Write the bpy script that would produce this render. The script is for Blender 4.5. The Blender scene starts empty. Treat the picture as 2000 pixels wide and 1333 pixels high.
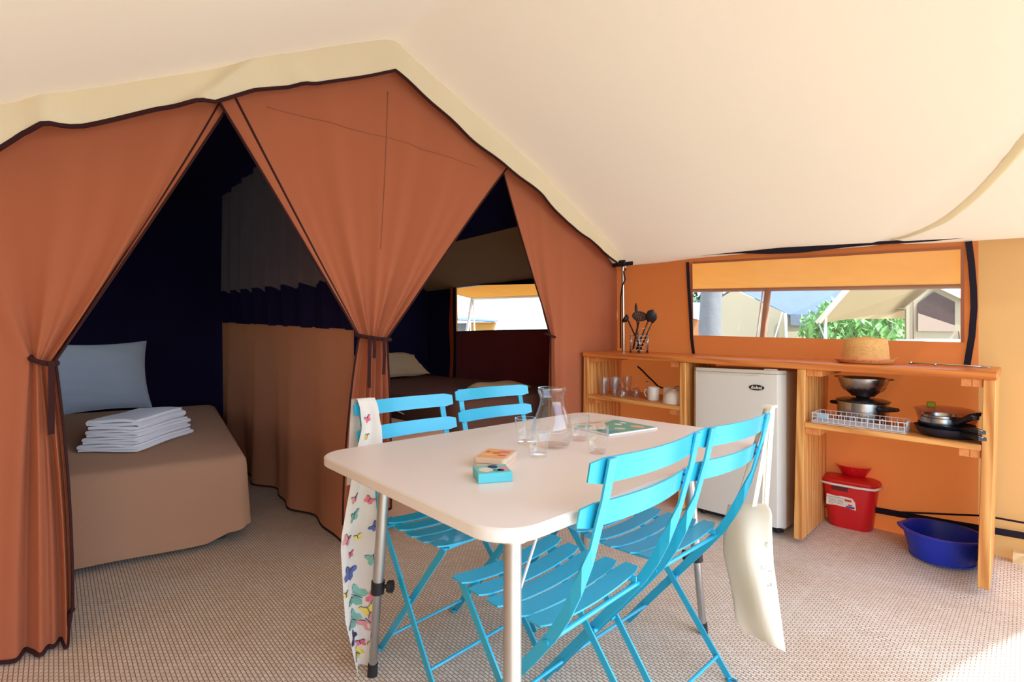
import bpy, math, random
from mathutils import Matrix, Vector
random.seed(7)
scene = bpy.context.scene
COL = scene.collection
PI = math.pi

# ---------------------------------------------------------------- camera, sky, sun, exposure
FPX, CAMZ = 947.0, 1.037                      # focal length in pixels of the 2000 px wide frame, eye height
cam_data = bpy.data.cameras.new('camera')
cam_data.sensor_width = 36.0
cam_data.lens = 36.0 * FPX / 2000.0
cam_data.clip_start = 0.02
cam = bpy.data.objects.new('camera', cam_data)
cam.location = (0, 0, CAMZ)
cam.rotation_euler = (PI / 2, 0, 0)
COL.objects.link(cam)
scene.camera = cam

SUN_DIR_TO = Vector((0.50, -0.32, 0.95)).normalized()      # direction towards the sun
world = bpy.data.worlds.new('world')
scene.world = world
world.use_nodes = True
wn = world.node_tree.nodes
sky = wn.new('ShaderNodeTexSky')
sky.sky_type = 'NISHITA'
sky.sun_disc = False
sky.sun_elevation = math.asin(SUN_DIR_TO.z)
sky.sun_rotation = math.atan2(SUN_DIR_TO.x, SUN_DIR_TO.y)
sky.air_density = 1.0
sky.dust_density = 1.0
wn['Background'].inputs['Strength'].default_value = 0.72
world.node_tree.links.new(sky.outputs[0], wn['Background'].inputs['Color'])

sun_data = bpy.data.lights.new('sun', 'SUN')
sun_data.energy = 8.4
sun_data.angle = math.radians(1.2)
sun_data.color = (0.74, 0.93, 1.0)
sun = bpy.data.objects.new('sun', sun_data)
sun.rotation_euler = SUN_DIR_TO.to_track_quat('Z', 'Y').to_euler()
sun.location = (4, -6, 9)
COL.objects.link(sun)

scene.view_settings.view_transform = 'Standard'
scene.view_settings.look = 'None'
scene.view_settings.gamma = 1.0
scene.view_settings.use_curve_mapping = False
scene.view_settings.exposure = 0.14
scene.cycles.use_denoising = True
scene.cycles.diffuse_bounces = 6
scene.cycles.transparent_max_bounces = 24
scene.cycles.sample_clamp_indirect = 6.0

# ---------------------------------------------------------------- tent coordinates
# O: the back right corner of the living room; s: along the right wall towards the open front,
# t: along the brown bedroom front towards the left
O = Vector((0.845, 3.87))
U = Vector((0.6869, -0.7268))
V = Vector((0.7268, 0.6869))
YAW_U = math.atan2(U.y, U.x)

def W(s, t, z):
    p = O + U * s - V * t
    return Vector((p.x, p.y, z))

def at(px, py, Y):
    """the point at forward distance Y seen at pixel px, py of the 2000 x 1333 frame"""
    return Vector(((px - 1000) / FPX * Y, Y, CAMZ - (py - 666.5) / FPX * Y))

def on_plane(px, py, z):
    Y = FPX * (CAMZ - z) / (py - 666.5)
    return Vector(((px - 1000) / FPX * Y, Y, z))

def interp(xs, ys, x):
    if x <= xs[0]: return ys[0] + (ys[1] - ys[0]) / (xs[1] - xs[0]) * (x - xs[0])
    for i in range(len(xs) - 1):
        if x <= xs[i + 1]:
            k = (x - xs[i]) / (xs[i + 1] - xs[i])
            return ys[i] + (ys[i + 1] - ys[i]) * k
    return ys[-1] + (ys[-1] - ys[-2]) / (xs[-1] - xs[-2]) * (x - xs[-1])

def spline(xs, ys, x):
    """smooth monotone-ish interpolation (Catmull-Rom on uneven knots)"""
    n = len(xs)
    if x <= xs[0] or x >= xs[-1]: return interp(xs, ys, x)
    for i in range(n - 1):
        if x <= xs[i + 1]:
            h = xs[i + 1] - xs[i]
            k = (x - xs[i]) / h
            def m(j):
                if j == 0: return (ys[1] - ys[0]) / (xs[1] - xs[0])
                if j == n - 1: return (ys[-1] - ys[-2]) / (xs[-1] - xs[-2])
                return (ys[j + 1] - ys[j - 1]) / (xs[j + 1] - xs[j - 1])
            return ((2*k**3 - 3*k*k + 1) * ys[i] + (k**3 - 2*k*k + k) * h * m(i)
                    + (-2*k**3 + 3*k*k) * ys[i + 1] + (k**3 - k*k) * h * m(i + 1))

def lerp(a, b, k): return a + (b - a) * k
def smooth(k):
    k = max(0.0, min(1.0, k)); return k * k * (3 - 2 * k)

# ---------------------------------------------------------------- mesh builder
class MB:
    def __init__(self): self.v, self.f = [], []
    def add(self, vs, fs, M=None):
        b = len(self.v)
        self.v += [(M @ Vector(p)) if M is not None else Vector(p) for p in vs]
        self.f += [tuple(i + b for i in q) for q in fs]
        return self
    def box(self, x0, x1, y0, y1, z0, z1, M=None, bev=0.0):
        if bev > 0:
            pts = []
            b = min(bev, (x1-x0)/2.01, (y1-y0)/2.01, (z1-z0)/2.01)
            def ring(z, d): 
                a0, a1, c0, c1 = x0 + d, x1 - d, y0 + d, y1 - d
                e = b - d
                return [(a0+e,c0,z),(a1-e,c0,z),(a1,c0+e,z),(a1,c1-e,z),(a1-e,c1,z),(a0+e,c1,z),(a0,c1-e,z),(a0,c0+e,z)]
            rings = [ring(z0, b*0.999), ring(z0+b, 0), ring(z1-b, 0), ring(z1, b*0.999)]
            vs = [p for r in rings for p in r]
            fs = [tuple(range(7, -1, -1)), tuple(range(24, 32))]
            for k in range(3):
                for i in range(8):
                    j = (i + 1) % 8
                    fs.append((k*8+i, k*8+j, (k+1)*8+j, (k+1)*8+i))
            return self.add(vs, fs, M)
        vs = [(x0,y0,z0),(x1,y0,z0),(x1,y1,z0),(x0,y1,z0),(x0,y0,z1),(x1,y0,z1),(x1,y1,z1),(x0,y1,z1)]
        fs = [(3,2,1,0),(4,5,6,7),(0,1,5,4),(1,2,6,5),(2,3,7,6),(3,0,4,7)]
        return self.add(vs, fs, M)
    def grid(self, rows, closed=False, M=None):
        n = len(rows[0]); vs = [p for r in rows for p in r]; fs = []
        for i in range(len(rows) - 1):
            for j in range(n if closed else n - 1):
                k = (j + 1) % n
                fs.append((i*n+j, i*n+k, (i+1)*n+k, (i+1)*n+j))
        return self.add(vs, fs, M)
    def tube(self, pts, r, n=8, closed=False, cap=True, M=None):
        pts = [Vector(p) for p in pts]; m = len(pts); rows = []
        rr = r if isinstance(r, (list, tuple)) else [r] * m
        ref = None
        for i, p in enumerate(pts):
            a = pts[(i - 1) % m] if (i > 0 or closed) else p
            b = pts[(i + 1) % m] if (i < m - 1 or closed) else p
            d = (b - a)
            if d.length < 1e-9: d = Vector((0, 0, 1))
            d.normalize()
            if ref is None:
                ref = d.orthogonal().normalized()
            ref = (ref - d * ref.dot(d))
            if ref.length < 1e-6: ref = d.orthogonal()
            ref.normalize()
            w = d.cross(ref)
            rows.append([p + (ref * math.cos(2*PI*k/n) + w * math.sin(2*PI*k/n)) * rr[i] for k in range(n)])
        if closed: rows.append(rows[0])
        b0 = len(self.v)
        self.grid(rows, closed=True, M=M)
        if cap and not closed:
            self.f.append(tuple(b0 + k for k in range(n - 1, -1, -1)))
            e = b0 + (len(rows) - 1) * n
            self.f.append(tuple(e + k for k in range(n)))
        return self
    def lathe(self, prof, n=24, M=None, closed=False, sx=1.0, sy=1.0):
        rows = [[(r*math.cos(2*PI*k/n)*sx, r*math.sin(2*PI*k/n)*sy, z) for k in range(n)] for r, z in prof]
        b0 = len(self.v)
        self.grid(rows, closed=True, M=M)
        if not closed:
            if prof[0][0] > 1e-5: self.f.append(tuple(b0 + k for k in range(n - 1, -1, -1)))
            if prof[-1][0] > 1e-5:
                e = b0 + (len(rows) - 1) * n
                self.f.append(tuple(e + k for k in range(n)))
        return self
    def prism(self, poly, z0, z1, M=None):
        n = len(poly)
        vs = [(x, y, z0) for x, y in poly] + [(x, y, z1) for x, y in poly]
        fs = [tuple(range(n - 1, -1, -1)), tuple(range(n, 2 * n))]
        for i in range(n):
            j = (i + 1) % n
            fs.append((i, j, n + j, n + i))
        return self.add(vs, fs, M)
    def sweep(self, pts, dirs_w, dirs_t, w, th, M=None):
        """flat bar: rectangle w x th with its wide axis dirs_w and thin axis dirs_t at each point"""
        rows = []
        for i, p in enumerate(pts):
            p = Vector(p); a = Vector(dirs_w[i]).normalized() * (w[i] if isinstance(w, (list, tuple)) else w) / 2
            b = Vector(dirs_t[i]).normalized() * th / 2
            rows.append([p + a + b, p - a + b, p - a - b, p + a - b])
        b0 = len(self.v)
        self.grid(rows, closed=True, M=M)
        self.f.append((b0 + 3, b0 + 2, b0 + 1, b0))
        e = b0 + (len(rows) - 1) * 4
        self.f.append((e, e + 1, e + 2, e + 3))
        return self
    def slab(self, rows, nrm, th):
        """a sheet of points with real thickness th along nrm"""
        nrm = Vector(nrm) * th
        n = len(rows[0]); m = len(rows)
        top = [[Vector(p) for p in r] for r in rows]
        bot = [[Vector(p) - nrm for p in r] for r in rows]
        b0 = len(self.v)
        self.grid(top)
        b1 = len(self.v)
        self.grid([r[::-1] for r in bot])
        def T(i, j): return b0 + i * n + j
        def B(i, j): return b1 + i * n + (n - 1 - j)
        for j in range(n - 1):
            self.f.append((T(0, j + 1), T(0, j), B(0, j), B(0, j + 1)))
            self.f.append((T(m-1, j), T(m-1, j + 1), B(m-1, j + 1), B(m-1, j)))
        for i in range(m - 1):
            self.f.append((T(i, 0), T(i + 1, 0), B(i + 1, 0), B(i, 0)))
            self.f.append((T(i + 1, n-1), T(i, n-1), B(i, n-1), B(i + 1, n-1)))
        return self
    def build(self, name, mat, parent=None, smooth=False, world=False, uv=None):
        vs = self.v
        if world and parent is not None:
            inv = PM[parent.name].inverted()
            vs = [inv @ Vector(p) for p in vs]
        me = bpy.data.meshes.new(name)
        me.from_pydata([tuple(p) for p in vs], [], self.f)
        me.materials.append(mat)
        if smooth:
            me.polygons.foreach_set('use_smooth', [True] * len(me.polygons))
            if smooth == 'auto':
                try: me.set_sharp_from_angle(angle=math.radians(38))
                except Exception: pass
        me.update()
        o = bpy.data.objects.new(name, me)
        COL.objects.link(o)
        if parent is not None: o.parent = parent
        return o

PM = {}      # world matrices of the empties
def tag(o, label=None, cat=None, group=None, kind=None):
    if label: o['label'] = label
    if cat: o['category'] = cat
    if group: o['group'] = group
    if kind: o['kind'] = kind
    return o
def thing(name, label, cat, loc=(0, 0, 0), rotz=0.0, group=None, M=None):
    o = bpy.data.objects.new(name, None)
    o.empty_display_size = 0.05
    COL.objects.link(o)
    if M is None: M = Matrix.Translation(Vector(loc)) @ Matrix.Rotation(rotz, 4, 'Z')
    o.matrix_world = M
    PM[o.name] = M
    return tag(o, label, cat, group)
def struct(name, mb, mat, smooth=False, parent=None):
    o = mb.build(name, mat, parent, smooth)
    if parent is None: o['kind'] = 'structure'
    return o
def struct_empty(name, loc=(0, 0, 0)):
    o = bpy.data.objects.new(name, None); COL.objects.link(o)
    o.location = loc; PM[o.name] = Matrix.Translation(Vector(loc)); o['kind'] = 'structure'
    return o
def dup(root, M, label=None, group=None):
    r = root.copy(); COL.objects.link(r); r.matrix_world = M; PM[r.name] = M
    if label: r['label'] = label
    if group: r['group'] = group
    for ch in list(root.children):
        c = ch.copy(); COL.objects.link(c); c.parent = r
        for g in list(ch.children):
            d = g.copy(); COL.objects.link(d); d.parent = c
    return r
def RT(loc, rz=0.0, rx=0.0, ry=0.0):
    return (Matrix.Translation(Vector(loc)) @ Matrix.Rotation(rz, 4, 'Z')
            @ Matrix.Rotation(ry, 4, 'Y') @ Matrix.Rotation(rx, 4, 'X'))

# ---------------------------------------------------------------- materials
def srgb(r, g, b):
    def c(x):
        x /= 255.0
        return x / 12.92 if x <= 0.04045 else ((x + 0.055) / 1.055) ** 2.4
    return (c(r), c(g), c(b), 1.0)
def pmat(name, col, rough=0.6, metal=0.0, spec=0.5, bump=None, noise=None, coat=0.0, sheen=0.0):
    m = bpy.data.materials.new(name); m.use_nodes = True
    nt = m.node_tree; b = nt.nodes['Principled BSDF']
    b.inputs['Base Color'].default_value = col
    b.inputs['Roughness'].default_value = rough
    b.inputs['Metallic'].default_value = metal
    b.inputs['Specular IOR Level'].default_value = spec
    b.inputs['Coat Weight'].default_value = coat
    b.inputs['Sheen Weight'].default_value = sheen
    tc = nt.nodes.new('ShaderNodeTexCoord')
    if noise:
        sc, amt = noise
        nz = nt.nodes.new('ShaderNodeTexNoise'); nz.inputs['Scale'].default_value = sc
        nz.inputs['Detail'].default_value = 4
        nt.links.new(tc.outputs['Object'], nz.inputs['Vector'])
        mx = nt.nodes.new('ShaderNodeMix'); mx.data_type = 'RGBA'
        mx.inputs[6].default_value = tuple(c * (1 - amt) for c in col[:3]) + (1,)
        mx.inputs[7].default_value = tuple(min(1, c * (1 + amt)) for c in col[:3]) + (1,)
        nt.links.new(nz.outputs['Fac'], mx.inputs[0])
        nt.links.new(mx.outputs[2], b.inputs['Base Color'])
    if bump:
        sc, st = bump
        nz = nt.nodes.new('ShaderNodeTexNoise'); nz.inputs['Scale'].default_value = sc
        nz.inputs['Detail'].default_value = 3
        nt.links.new(tc.outputs['Object'], nz.inputs['Vector'])
        bp = nt.nodes.new('ShaderNodeBump'); bp.inputs['Strength'].default_value = st
        bp.inputs['Distance'].default_value = 0.01
        nt.links.new(nz.outputs['Fac'], bp.inputs['Height'])
        nt.links.new(bp.outputs['Normal'], b.inputs['Normal'])
    return m
def cloth_mat(name, col, trans=0.0, tcol=None, weave=900.0, bumpst=0.15, broad=(3.0, 0.06)):
    """woven canvas: diffuse plus some light let through"""
    m = bpy.data.materials.new(name); m.use_nodes = True
    nt = m.node_tree; nt.nodes.clear()
    out = nt.nodes.new('ShaderNodeOutputMaterial')
    tc = nt.nodes.new('ShaderNodeTexCoord')
    nz = nt.nodes.new('ShaderNodeTexNoise'); nz.inputs['Scale'].default_value = broad[0]; nz.inputs['Detail'].default_value = 5
    nt.links.new(tc.outputs['Object'], nz.inputs['Vector'])
    mx = nt.nodes.new('ShaderNodeMix'); mx.data_type = 'RGBA'
    mx.inputs[6].default_value = tuple(c * (1 - broad[1]) for c in col[:3]) + (1,)
    mx.inputs[7].default_value = tuple(min(1, c * (1 + broad[1])) for c in col[:3]) + (1,)
    nt.links.new(nz.outputs['Fac'], mx.inputs[0])
    wv = nt.nodes.new('ShaderNodeTexNoise'); wv.inputs['Scale'].default_value = weave; wv.inputs['Detail'].default_value = 1
    nt.links.new(tc.outputs['Object'], wv.inputs['Vector'])
    bp = nt.nodes.new('ShaderNodeBump'); bp.inputs['Strength'].default_value = bumpst; bp.inputs['Distance'].default_value = 0.002
    nt.links.new(wv.outputs['Fac'], bp.inputs['Height'])
    df = nt.nodes.new('ShaderNodeBsdfDiffuse'); df.inputs['Roughness'].default_value = 0.6
    nt.links.new(mx.outputs[2], df.inputs['Color']); nt.links.new(bp.outputs['Normal'], df.inputs['Normal'])
    if trans > 0:
        tr = nt.nodes.new('ShaderNodeBsdfTranslucent')
        tr.inputs['Color'].default_value = tcol or col
        ms = nt.nodes.new('ShaderNodeMixShader'); ms.inputs[0].default_value = trans
        nt.links.new(df.outputs[0], ms.inputs[1]); nt.links.new(tr.outputs[0], ms.inputs[2])
        nt.links.new(ms.outputs[0], out.inputs['Surface'])
    else:
        nt.links.new(df.outputs[0], out.inputs['Surface'])
    return m
def clear_mat(name, tint=(1, 1, 1, 1), ior=1.45, rough=0.02, gloss=1.0, haze=0.0, edge=0.6):
    """thin clear sheet: transparent with Fresnel reflection"""
    m = bpy.data.materials.new(name); m.use_nodes = True
    nt = m.node_tree; nt.nodes.clear()
    out = nt.nodes.new('ShaderNodeOutputMaterial')
    tp = nt.nodes.new('ShaderNodeBsdfTransparent'); tp.inputs['Color'].default_value = tint
    gl = nt.nodes.new('ShaderNodeBsdfGlossy'); gl.inputs['Roughness'].default_value = rough
    gl.inputs['Color'].default_value = (gloss, gloss, gloss, 1)
    lw = nt.nodes.new('ShaderNodeLayerWeight'); lw.inputs['Blend'].default_value = 0.5
    pw = nt.nodes.new('ShaderNodeMath'); pw.operation = 'POWER'; pw.inputs[1].default_value = 4.0
    nt.links.new(lw.outputs['Facing'], pw.inputs[0])
    fr = nt.nodes.new('ShaderNodeMath'); fr.operation = 'MULTIPLY_ADD'
    f0 = ((ior - 1) / (ior + 1)) ** 2
    fr.inputs[1].default_value = edge * (1 - f0); fr.inputs[2].default_value = f0
    nt.links.new(pw.outputs[0], fr.inputs[0])
    ms = nt.nodes.new('ShaderNodeMixShader')
    nt.links.new(fr.outputs[0], ms.inputs[0]); nt.links.new(tp.outputs[0], ms.inputs[1]); nt.links.new(gl.outputs[0], ms.inputs[2])
    last = ms
    if haze > 0:
        df = nt.nodes.new('ShaderNodeBsdfDiffuse'); df.inputs['Color'].default_value = (0.9, 0.92, 0.95, 1)
        m2 = nt.nodes.new('ShaderNodeMixShader'); m2.inputs[0].default_value = haze
        nt.links.new(ms.outputs[0], m2.inputs[1]); nt.links.new(df.outputs[0], m2.inputs[2]); last = m2
    nt.links.new(last.outputs[0], out.inputs['Surface'])
    return m
def wood_mat(name, c1, c2, axis='X', scale=9.0, stretch=14.0, rough=0.45):
    m = bpy.data.materials.new(name); m.use_nodes = True
    nt = m.node_tree; b = nt.nodes['Principled BSDF']; b.inputs['Roughness'].default_value = rough
    b.inputs['Specular IOR Level'].default_value = 0.35
    tc = nt.nodes.new('ShaderNodeTexCoord'); mp = nt.nodes.new('ShaderNodeMapping')
    sc = [scale] * 3; sc['XYZ'.index(axis)] = scale / stretch
    mp.inputs['Scale'].default_value = sc
    nt.links.new(tc.outputs['Object'], mp.inputs['Vector'])
    nz = nt.nodes.new('ShaderNodeTexNoise'); nz.inputs['Scale'].default_value = 2.2; nz.inputs['Detail'].default_value = 6
    nz.inputs['Distortion'].default_value = 0.8
    nt.links.new(mp.outputs[0], nz.inputs['Vector'])
    wv = nt.nodes.new('ShaderNodeTexWave'); wv.inputs['Scale'].default_value = 1.6; wv.inputs['Distortion'].default_value = 6
    wv.inputs['Detail'].default_value = 3; wv.bands_direction = 'DIAGONAL'
    nt.links.new(mp.outputs[0], wv.inputs['Vector'])
    ad = nt.nodes.new('ShaderNodeMath'); ad.operation = 'MULTIPLY_ADD'; ad.inputs[1].default_value = 0.45
    nt.links.new(wv.outputs['Fac'], ad.inputs[0]); nt.links.new(nz.outputs['Fac'], ad.inputs[2])
    rp = nt.nodes.new('ShaderNodeValToRGB')
    rp.color_ramp.elements[0].position = 0.35; rp.color_ramp.elements[0].color = c1
    rp.color_ramp.elements[1].position = 0.95; rp.color_ramp.elements[1].color = c2
    nt.links.new(ad.outputs[0], rp.inputs[0]); nt.links.new(rp.outputs[0], b.inputs['Base Color'])
    bp = nt.nodes.new('ShaderNodeBump'); bp.inputs['Strength'].default_value = 0.06; bp.inputs['Distance'].default_value = 0.004
    nt.links.new(nz.outputs['Fac'], bp.inputs['Height']); nt.links.new(bp.outputs[0], b.inputs['Normal'])
    return m
def mat_floor():
    m = bpy.data.materials.new('woven_mat'); m.use_nodes = True
    nt = m.node_tree; b = nt.nodes['Principled BSDF']; b.inputs['Roughness'].default_value = 0.75
    b.inputs['Specular IOR Level'].default_value = 0.25
    tc = nt.nodes.new('ShaderNodeTexCoord'); mp = nt.nodes.new('ShaderNodeMapping')
    mp.inputs['Rotation'].default_value = (0, 0, -YAW_U)
    nt.links.new(tc.outputs['Object'], mp.inputs['Vector'])
    br = nt.nodes.new('ShaderNodeTexBrick')
    br.inputs['Color1'].default_value = srgb(243, 232, 217); br.inputs['Color2'].default_value = srgb(230, 215, 196)
    br.inputs['Mortar'].default_value = srgb(166, 136, 110)
    br.inputs['Scale'].default_value = 1.0; br.inputs['Mortar Size'].default_value = 0.0018
    br.inputs['Mortar Smooth'].default_value = 0.6
    br.inputs['Brick Width'].default_value = 0.022; br.inputs['Row Height'].default_value = 0.0115
    nt.links.new(mp.outputs[0], br.inputs['Vector'])
    # rows of stitching across the mat
    sx = nt.nodes.new('ShaderNodeSeparateXYZ'); nt.links.new(mp.outputs[0], sx.inputs[0])
    md = nt.nodes.new('ShaderNodeMath'); md.operation = 'PINGPONG'; md.inputs[1].default_value = 0.31
    nt.links.new(sx.outputs['X'], md.inputs[0])
    lt = nt.nodes.new('ShaderNodeMath'); lt.operation = 'LESS_THAN'; lt.inputs[1].default_value = 0.010
    nt.links.new(md.outputs[0], lt.inputs[0])
    mx = nt.nodes.new('ShaderNodeMix'); mx.data_type = 'RGBA'; mx.inputs[7].default_value = srgb(236, 224, 206)
    sc = nt.nodes.new('ShaderNodeMath'); sc.operation = 'MULTIPLY'; sc.inputs[1].default_value = 0.22
    nt.links.new(lt.outputs[0], sc.inputs[0]); nt.links.new(sc.outputs[0], mx.inputs[0])
    nt.links.new(br.outputs['Color'], mx.inputs[6])
    nz = nt.nodes.new('ShaderNodeTexNoise'); nz.inputs['Scale'].default_value = 2.5; nz.inputs['Detail'].default_value = 5
    nt.links.new(tc.outputs['Object'], nz.inputs['Vector'])
    hs = nt.nodes.new('ShaderNodeMix'); hs.data_type = 'RGBA'; hs.blend_type = 'MULTIPLY'; hs.inputs[0].default_value = 0.35
    rp = nt.nodes.new('ShaderNodeValToRGB')
    rp.color_ramp.elements[0].color = srgb(226, 206, 180); rp.color_ramp.elements[1].color = (1, 1, 1, 1)
    rp.color_ramp.elements[0].position = 0.3; rp.color_ramp.elements[1].position = 0.6
    nt.links.new(nz.outputs['Fac'], rp.inputs[0])
    nt.links.new(mx.outputs[2], hs.inputs[6]); nt.links.new(rp.outputs[0], hs.inputs[7])
    nt.links.new(hs.outputs[2], b.inputs['Base Color'])
    bp = nt.nodes.new('ShaderNodeBump'); bp.inputs['Strength'].default_value = 0.5; bp.inputs['Distance'].default_value = 0.003
    bp.invert = True
    nt.links.new(br.outputs['Fac'], bp.inputs['Height']); nt.links.new(bp.outputs[0], b.inputs['Normal'])
    return m

M_ROOF = cloth_mat('cream_roof_canvas', srgb(236, 218, 194), 0.055, srgb(246, 218, 184), weave=500, broad=(1.3, 0.02))
M_BAND = cloth_mat('cream_valance_canvas', srgb(240, 226, 194), 0.10, srgb(242, 220, 170), weave=500, broad=(2, 0.02))
M_BROWN = cloth_mat('brown_curtain_canvas', srgb(182, 107, 76), 0.05, srgb(190, 100, 60), broad=(2.5, 0.05))
M_HEM = cloth_mat('dark_hem_tape', srgb(66, 40, 40), 0, broad=(20, 0.1))
M_STRAP = cloth_mat('black_webbing', srgb(46, 40, 48), 0, broad=(20, 0.1))
M_SIDE = cloth_mat('tan_wall_canvas', srgb(206, 164, 110), 0.22, srgb(226, 156, 86), broad=(2, 0.05))
M_SIDE2 = cloth_mat('orange_wall_canvas', srgb(204, 128, 76), 0.22, srgb(226, 116, 50), broad=(2, 0.05))  # more orange copy of the wall canvas, up to the right zip strap
M_NAVY = cloth_mat('navy_inner_cloth', srgb(34, 29, 58), 0.0, broad=(3, 0.2))
M_NAVY2 = cloth_mat('plum_inner_cloth', srgb(124, 62, 66), 0.05, srgb(120, 40, 30), broad=(3, 0.1))
M_INCEIL = cloth_mat('grey_inner_ceiling', srgb(132, 102, 80), 0.22, srgb(170, 126, 84), broad=(3, 0.1))
M_PART = cloth_mat('brown_partition_cloth', srgb(196, 136, 106), 0.35, srgb(216, 136, 90), broad=(4, 0.1))
M_MESHC = cloth_mat('grey_partition_mesh', srgb(120, 106, 110), 0.25, srgb(120, 104, 100), broad=(4, 0.1))
M_AWN = cloth_mat('orange_awning_canvas', srgb(220, 170, 94), 0.36, srgb(238, 186, 100), broad=(7, 0.16))
M_FLOOR = mat_floor()
M_CLEAR = clear_mat('clear_plastic', haze=0.05)
M_STEEL = pmat('steel', srgb(190, 190, 192), 0.22, 1.0)
M_GALV = pmat('satin_steel_tube', srgb(196, 194, 190), 0.38, 0.85)
M_BLACK = pmat('black_plastic', srgb(26, 24, 30), 0.45)
M_RUBBER = pmat('black_rubber', srgb(30, 28, 30), 0.7)
M_CYAN = pmat('turquoise_painted_steel', srgb(40, 174, 210), 0.3, 0.0, 0.5, coat=0.15)
M_TABLE = pmat('pale_table_laminate', srgb(236, 226, 217), 0.38, noise=(2.0, 0.02))
M_TEDGE = pmat('table_edge_band', srgb(232, 226, 218), 0.4)
M_WHITE = pmat('white_enamel', srgb(226, 220, 208), 0.35)
M_WHITEC = pmat('white_ceramic', srgb(236, 228, 214), 0.25)
M_GLASS = clear_mat('drinking_glass', (0.985, 0.99, 0.99, 1), 1.5, 0.02, edge=0.8)
M_WOOD = wood_mat('pine_boards', srgb(188, 108, 48), srgb(232, 168, 96), 'X')
M_WOODTOP = wood_mat('varnished_worktop', srgb(176, 88, 38), srgb(222, 134, 66), 'X', rough=0.32)
M_WOODZ = wood_mat('pine_uprights', srgb(190, 112, 50), srgb(234, 172, 100), 'Z')
M_WOODE = wood_mat('pine_end_grain', srgb(206, 118, 60), srgb(228, 150, 86), 'Y', scale=40, stretch=3)
M_BED = cloth_mat('taupe_bedcover', srgb(184, 142, 116), 0, broad=(3, 0.05), weave=300, bumpst=0.3)
M_PIL1 = cloth_mat('blue_grey_pillowcase', srgb(206, 212, 228), 0, broad=(5, 0.03))
M_PIL2 = cloth_mat('beige_pillowcase', srgb(204, 172, 138), 0, broad=(5, 0.03))
M_TOWEL = cloth_mat('white_towel', srgb(240, 236, 240), 0, weave=500, bumpst=0.6, broad=(8, 0.03))
M_RED = pmat('red_plastic', srgb(206, 22, 30), 0.35)
M_BLUE = pmat('blue_plastic', srgb(16, 50, 190), 0.4)
M_COTTON = cloth_mat('natural_cotton', srgb(238, 230, 214), 0.22, srgb(240, 222, 180), weave=900, bumpst=0.3, broad=(6, 0.03))
M_SCARF = cloth_mat('white_scarf_cloth', srgb(238, 230, 220), 0.15, srgb(240, 230, 215), broad=(8, 0.03))
M_STRAW = wood_mat('woven_straw', srgb(200, 138, 72), srgb(232, 182, 112), 'X', scale=60, stretch=4, rough=0.8)
M_PINK = pmat('salmon_hat_band', srgb(232, 134, 100), 0.7)
M_NONSTICK = pmat('dark_enamel_pan', srgb(40, 44, 58), 0.3, 0.3)
M_PANIN = pmat('pan_inside', srgb(30, 30, 34), 0.4)
M_GROUND = pmat('outdoor_ground', srgb(168, 168, 160), 0.95, noise=(1.2, 0.25))
M_PAPER = pmat('white_paper', srgb(236, 232, 236), 0.6)
M_WIRE = pmat('white_coated_wire', srgb(214, 212, 214), 0.35)
def flat(name, r, g, b, rough=0.55): return pmat(name, srgb(r, g, b), rough)

# ---------------------------------------------------------------- curves of the tent, read along the walls
def z_eave(s): return interp([-3, 0, 1.19, 2.23, 3.5], [1.66, 1.645, 1.612, 1.525, 1.44], s)
TR_ = [-0.12, 0.0, 0.2, 0.69, 1.16, 1.92, 2.03, 2.14, 2.61, 2.835, 3.276, 3.40, 4.2, 4.6]
ZR_ = [1.60, 1.655, 1.78, 2.02, 2.225, 2.50, 2.54, 2.50, 2.235, 2.09, 1.845, 1.765, 1.42, 1.25]
def z_roof0(t): return spline(TR_, ZR_, t)
TB_ = [0.0, 0.12, 0.30, 0.45, 0.69, 0.95, 1.16, 1.35, 2.035, 2.30, 2.53, 2.68, 2.82, 3.0, 3.2, 3.30, 3.345, 3.40, 3.6, 4.2]
ZB_ = [1.60, 1.645, 1.70, 1.78, 1.86, 1.985, 2.06, 2.13, 2.388, 2.25, 2.135, 2.06, 1.965, 1.88, 1.765, 1.725, 1.69, 1.625, 1.54, 1.24]
def z_band(t): return interp(TB_, ZB_, t)
def z_roof(s, t):
    z = z_roof0(t)
    if t < 2.03:
        z += (z_eave(s) - z_eave(0)) * (1 - max(t, -0.3) / 2.03)
    # slack cloth bulges between the bedroom front and the open front
    if s > 0:
        b = math.sin(min(1, s / 3.4) * PI)
        k = max(0.0, min(1.0, (2.03 - t) / 2.03)) if t < 2.03 else max(0.0, min(1.0, (t - 2.03) / 2.1))
        z -= 0.05 * b * math.sin(k * PI)
        if t < 2.03:            # a crease that runs up from the right eave
            d = (s - 1.72) - 0.86 * max(0, t) ** 0.9
            z += 0.016 * math.exp(-(d / 0.035) ** 2) * smooth((1.0 - t) / 0.7)
            # fine tension wrinkles next to the corner post
            if t < 0.7 and s < 1.0:
                z += 0.004 * math.sin(26 * (t + 0.35 * s) ) * (1 - t / 0.7) * (1 - s)
    return z

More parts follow.
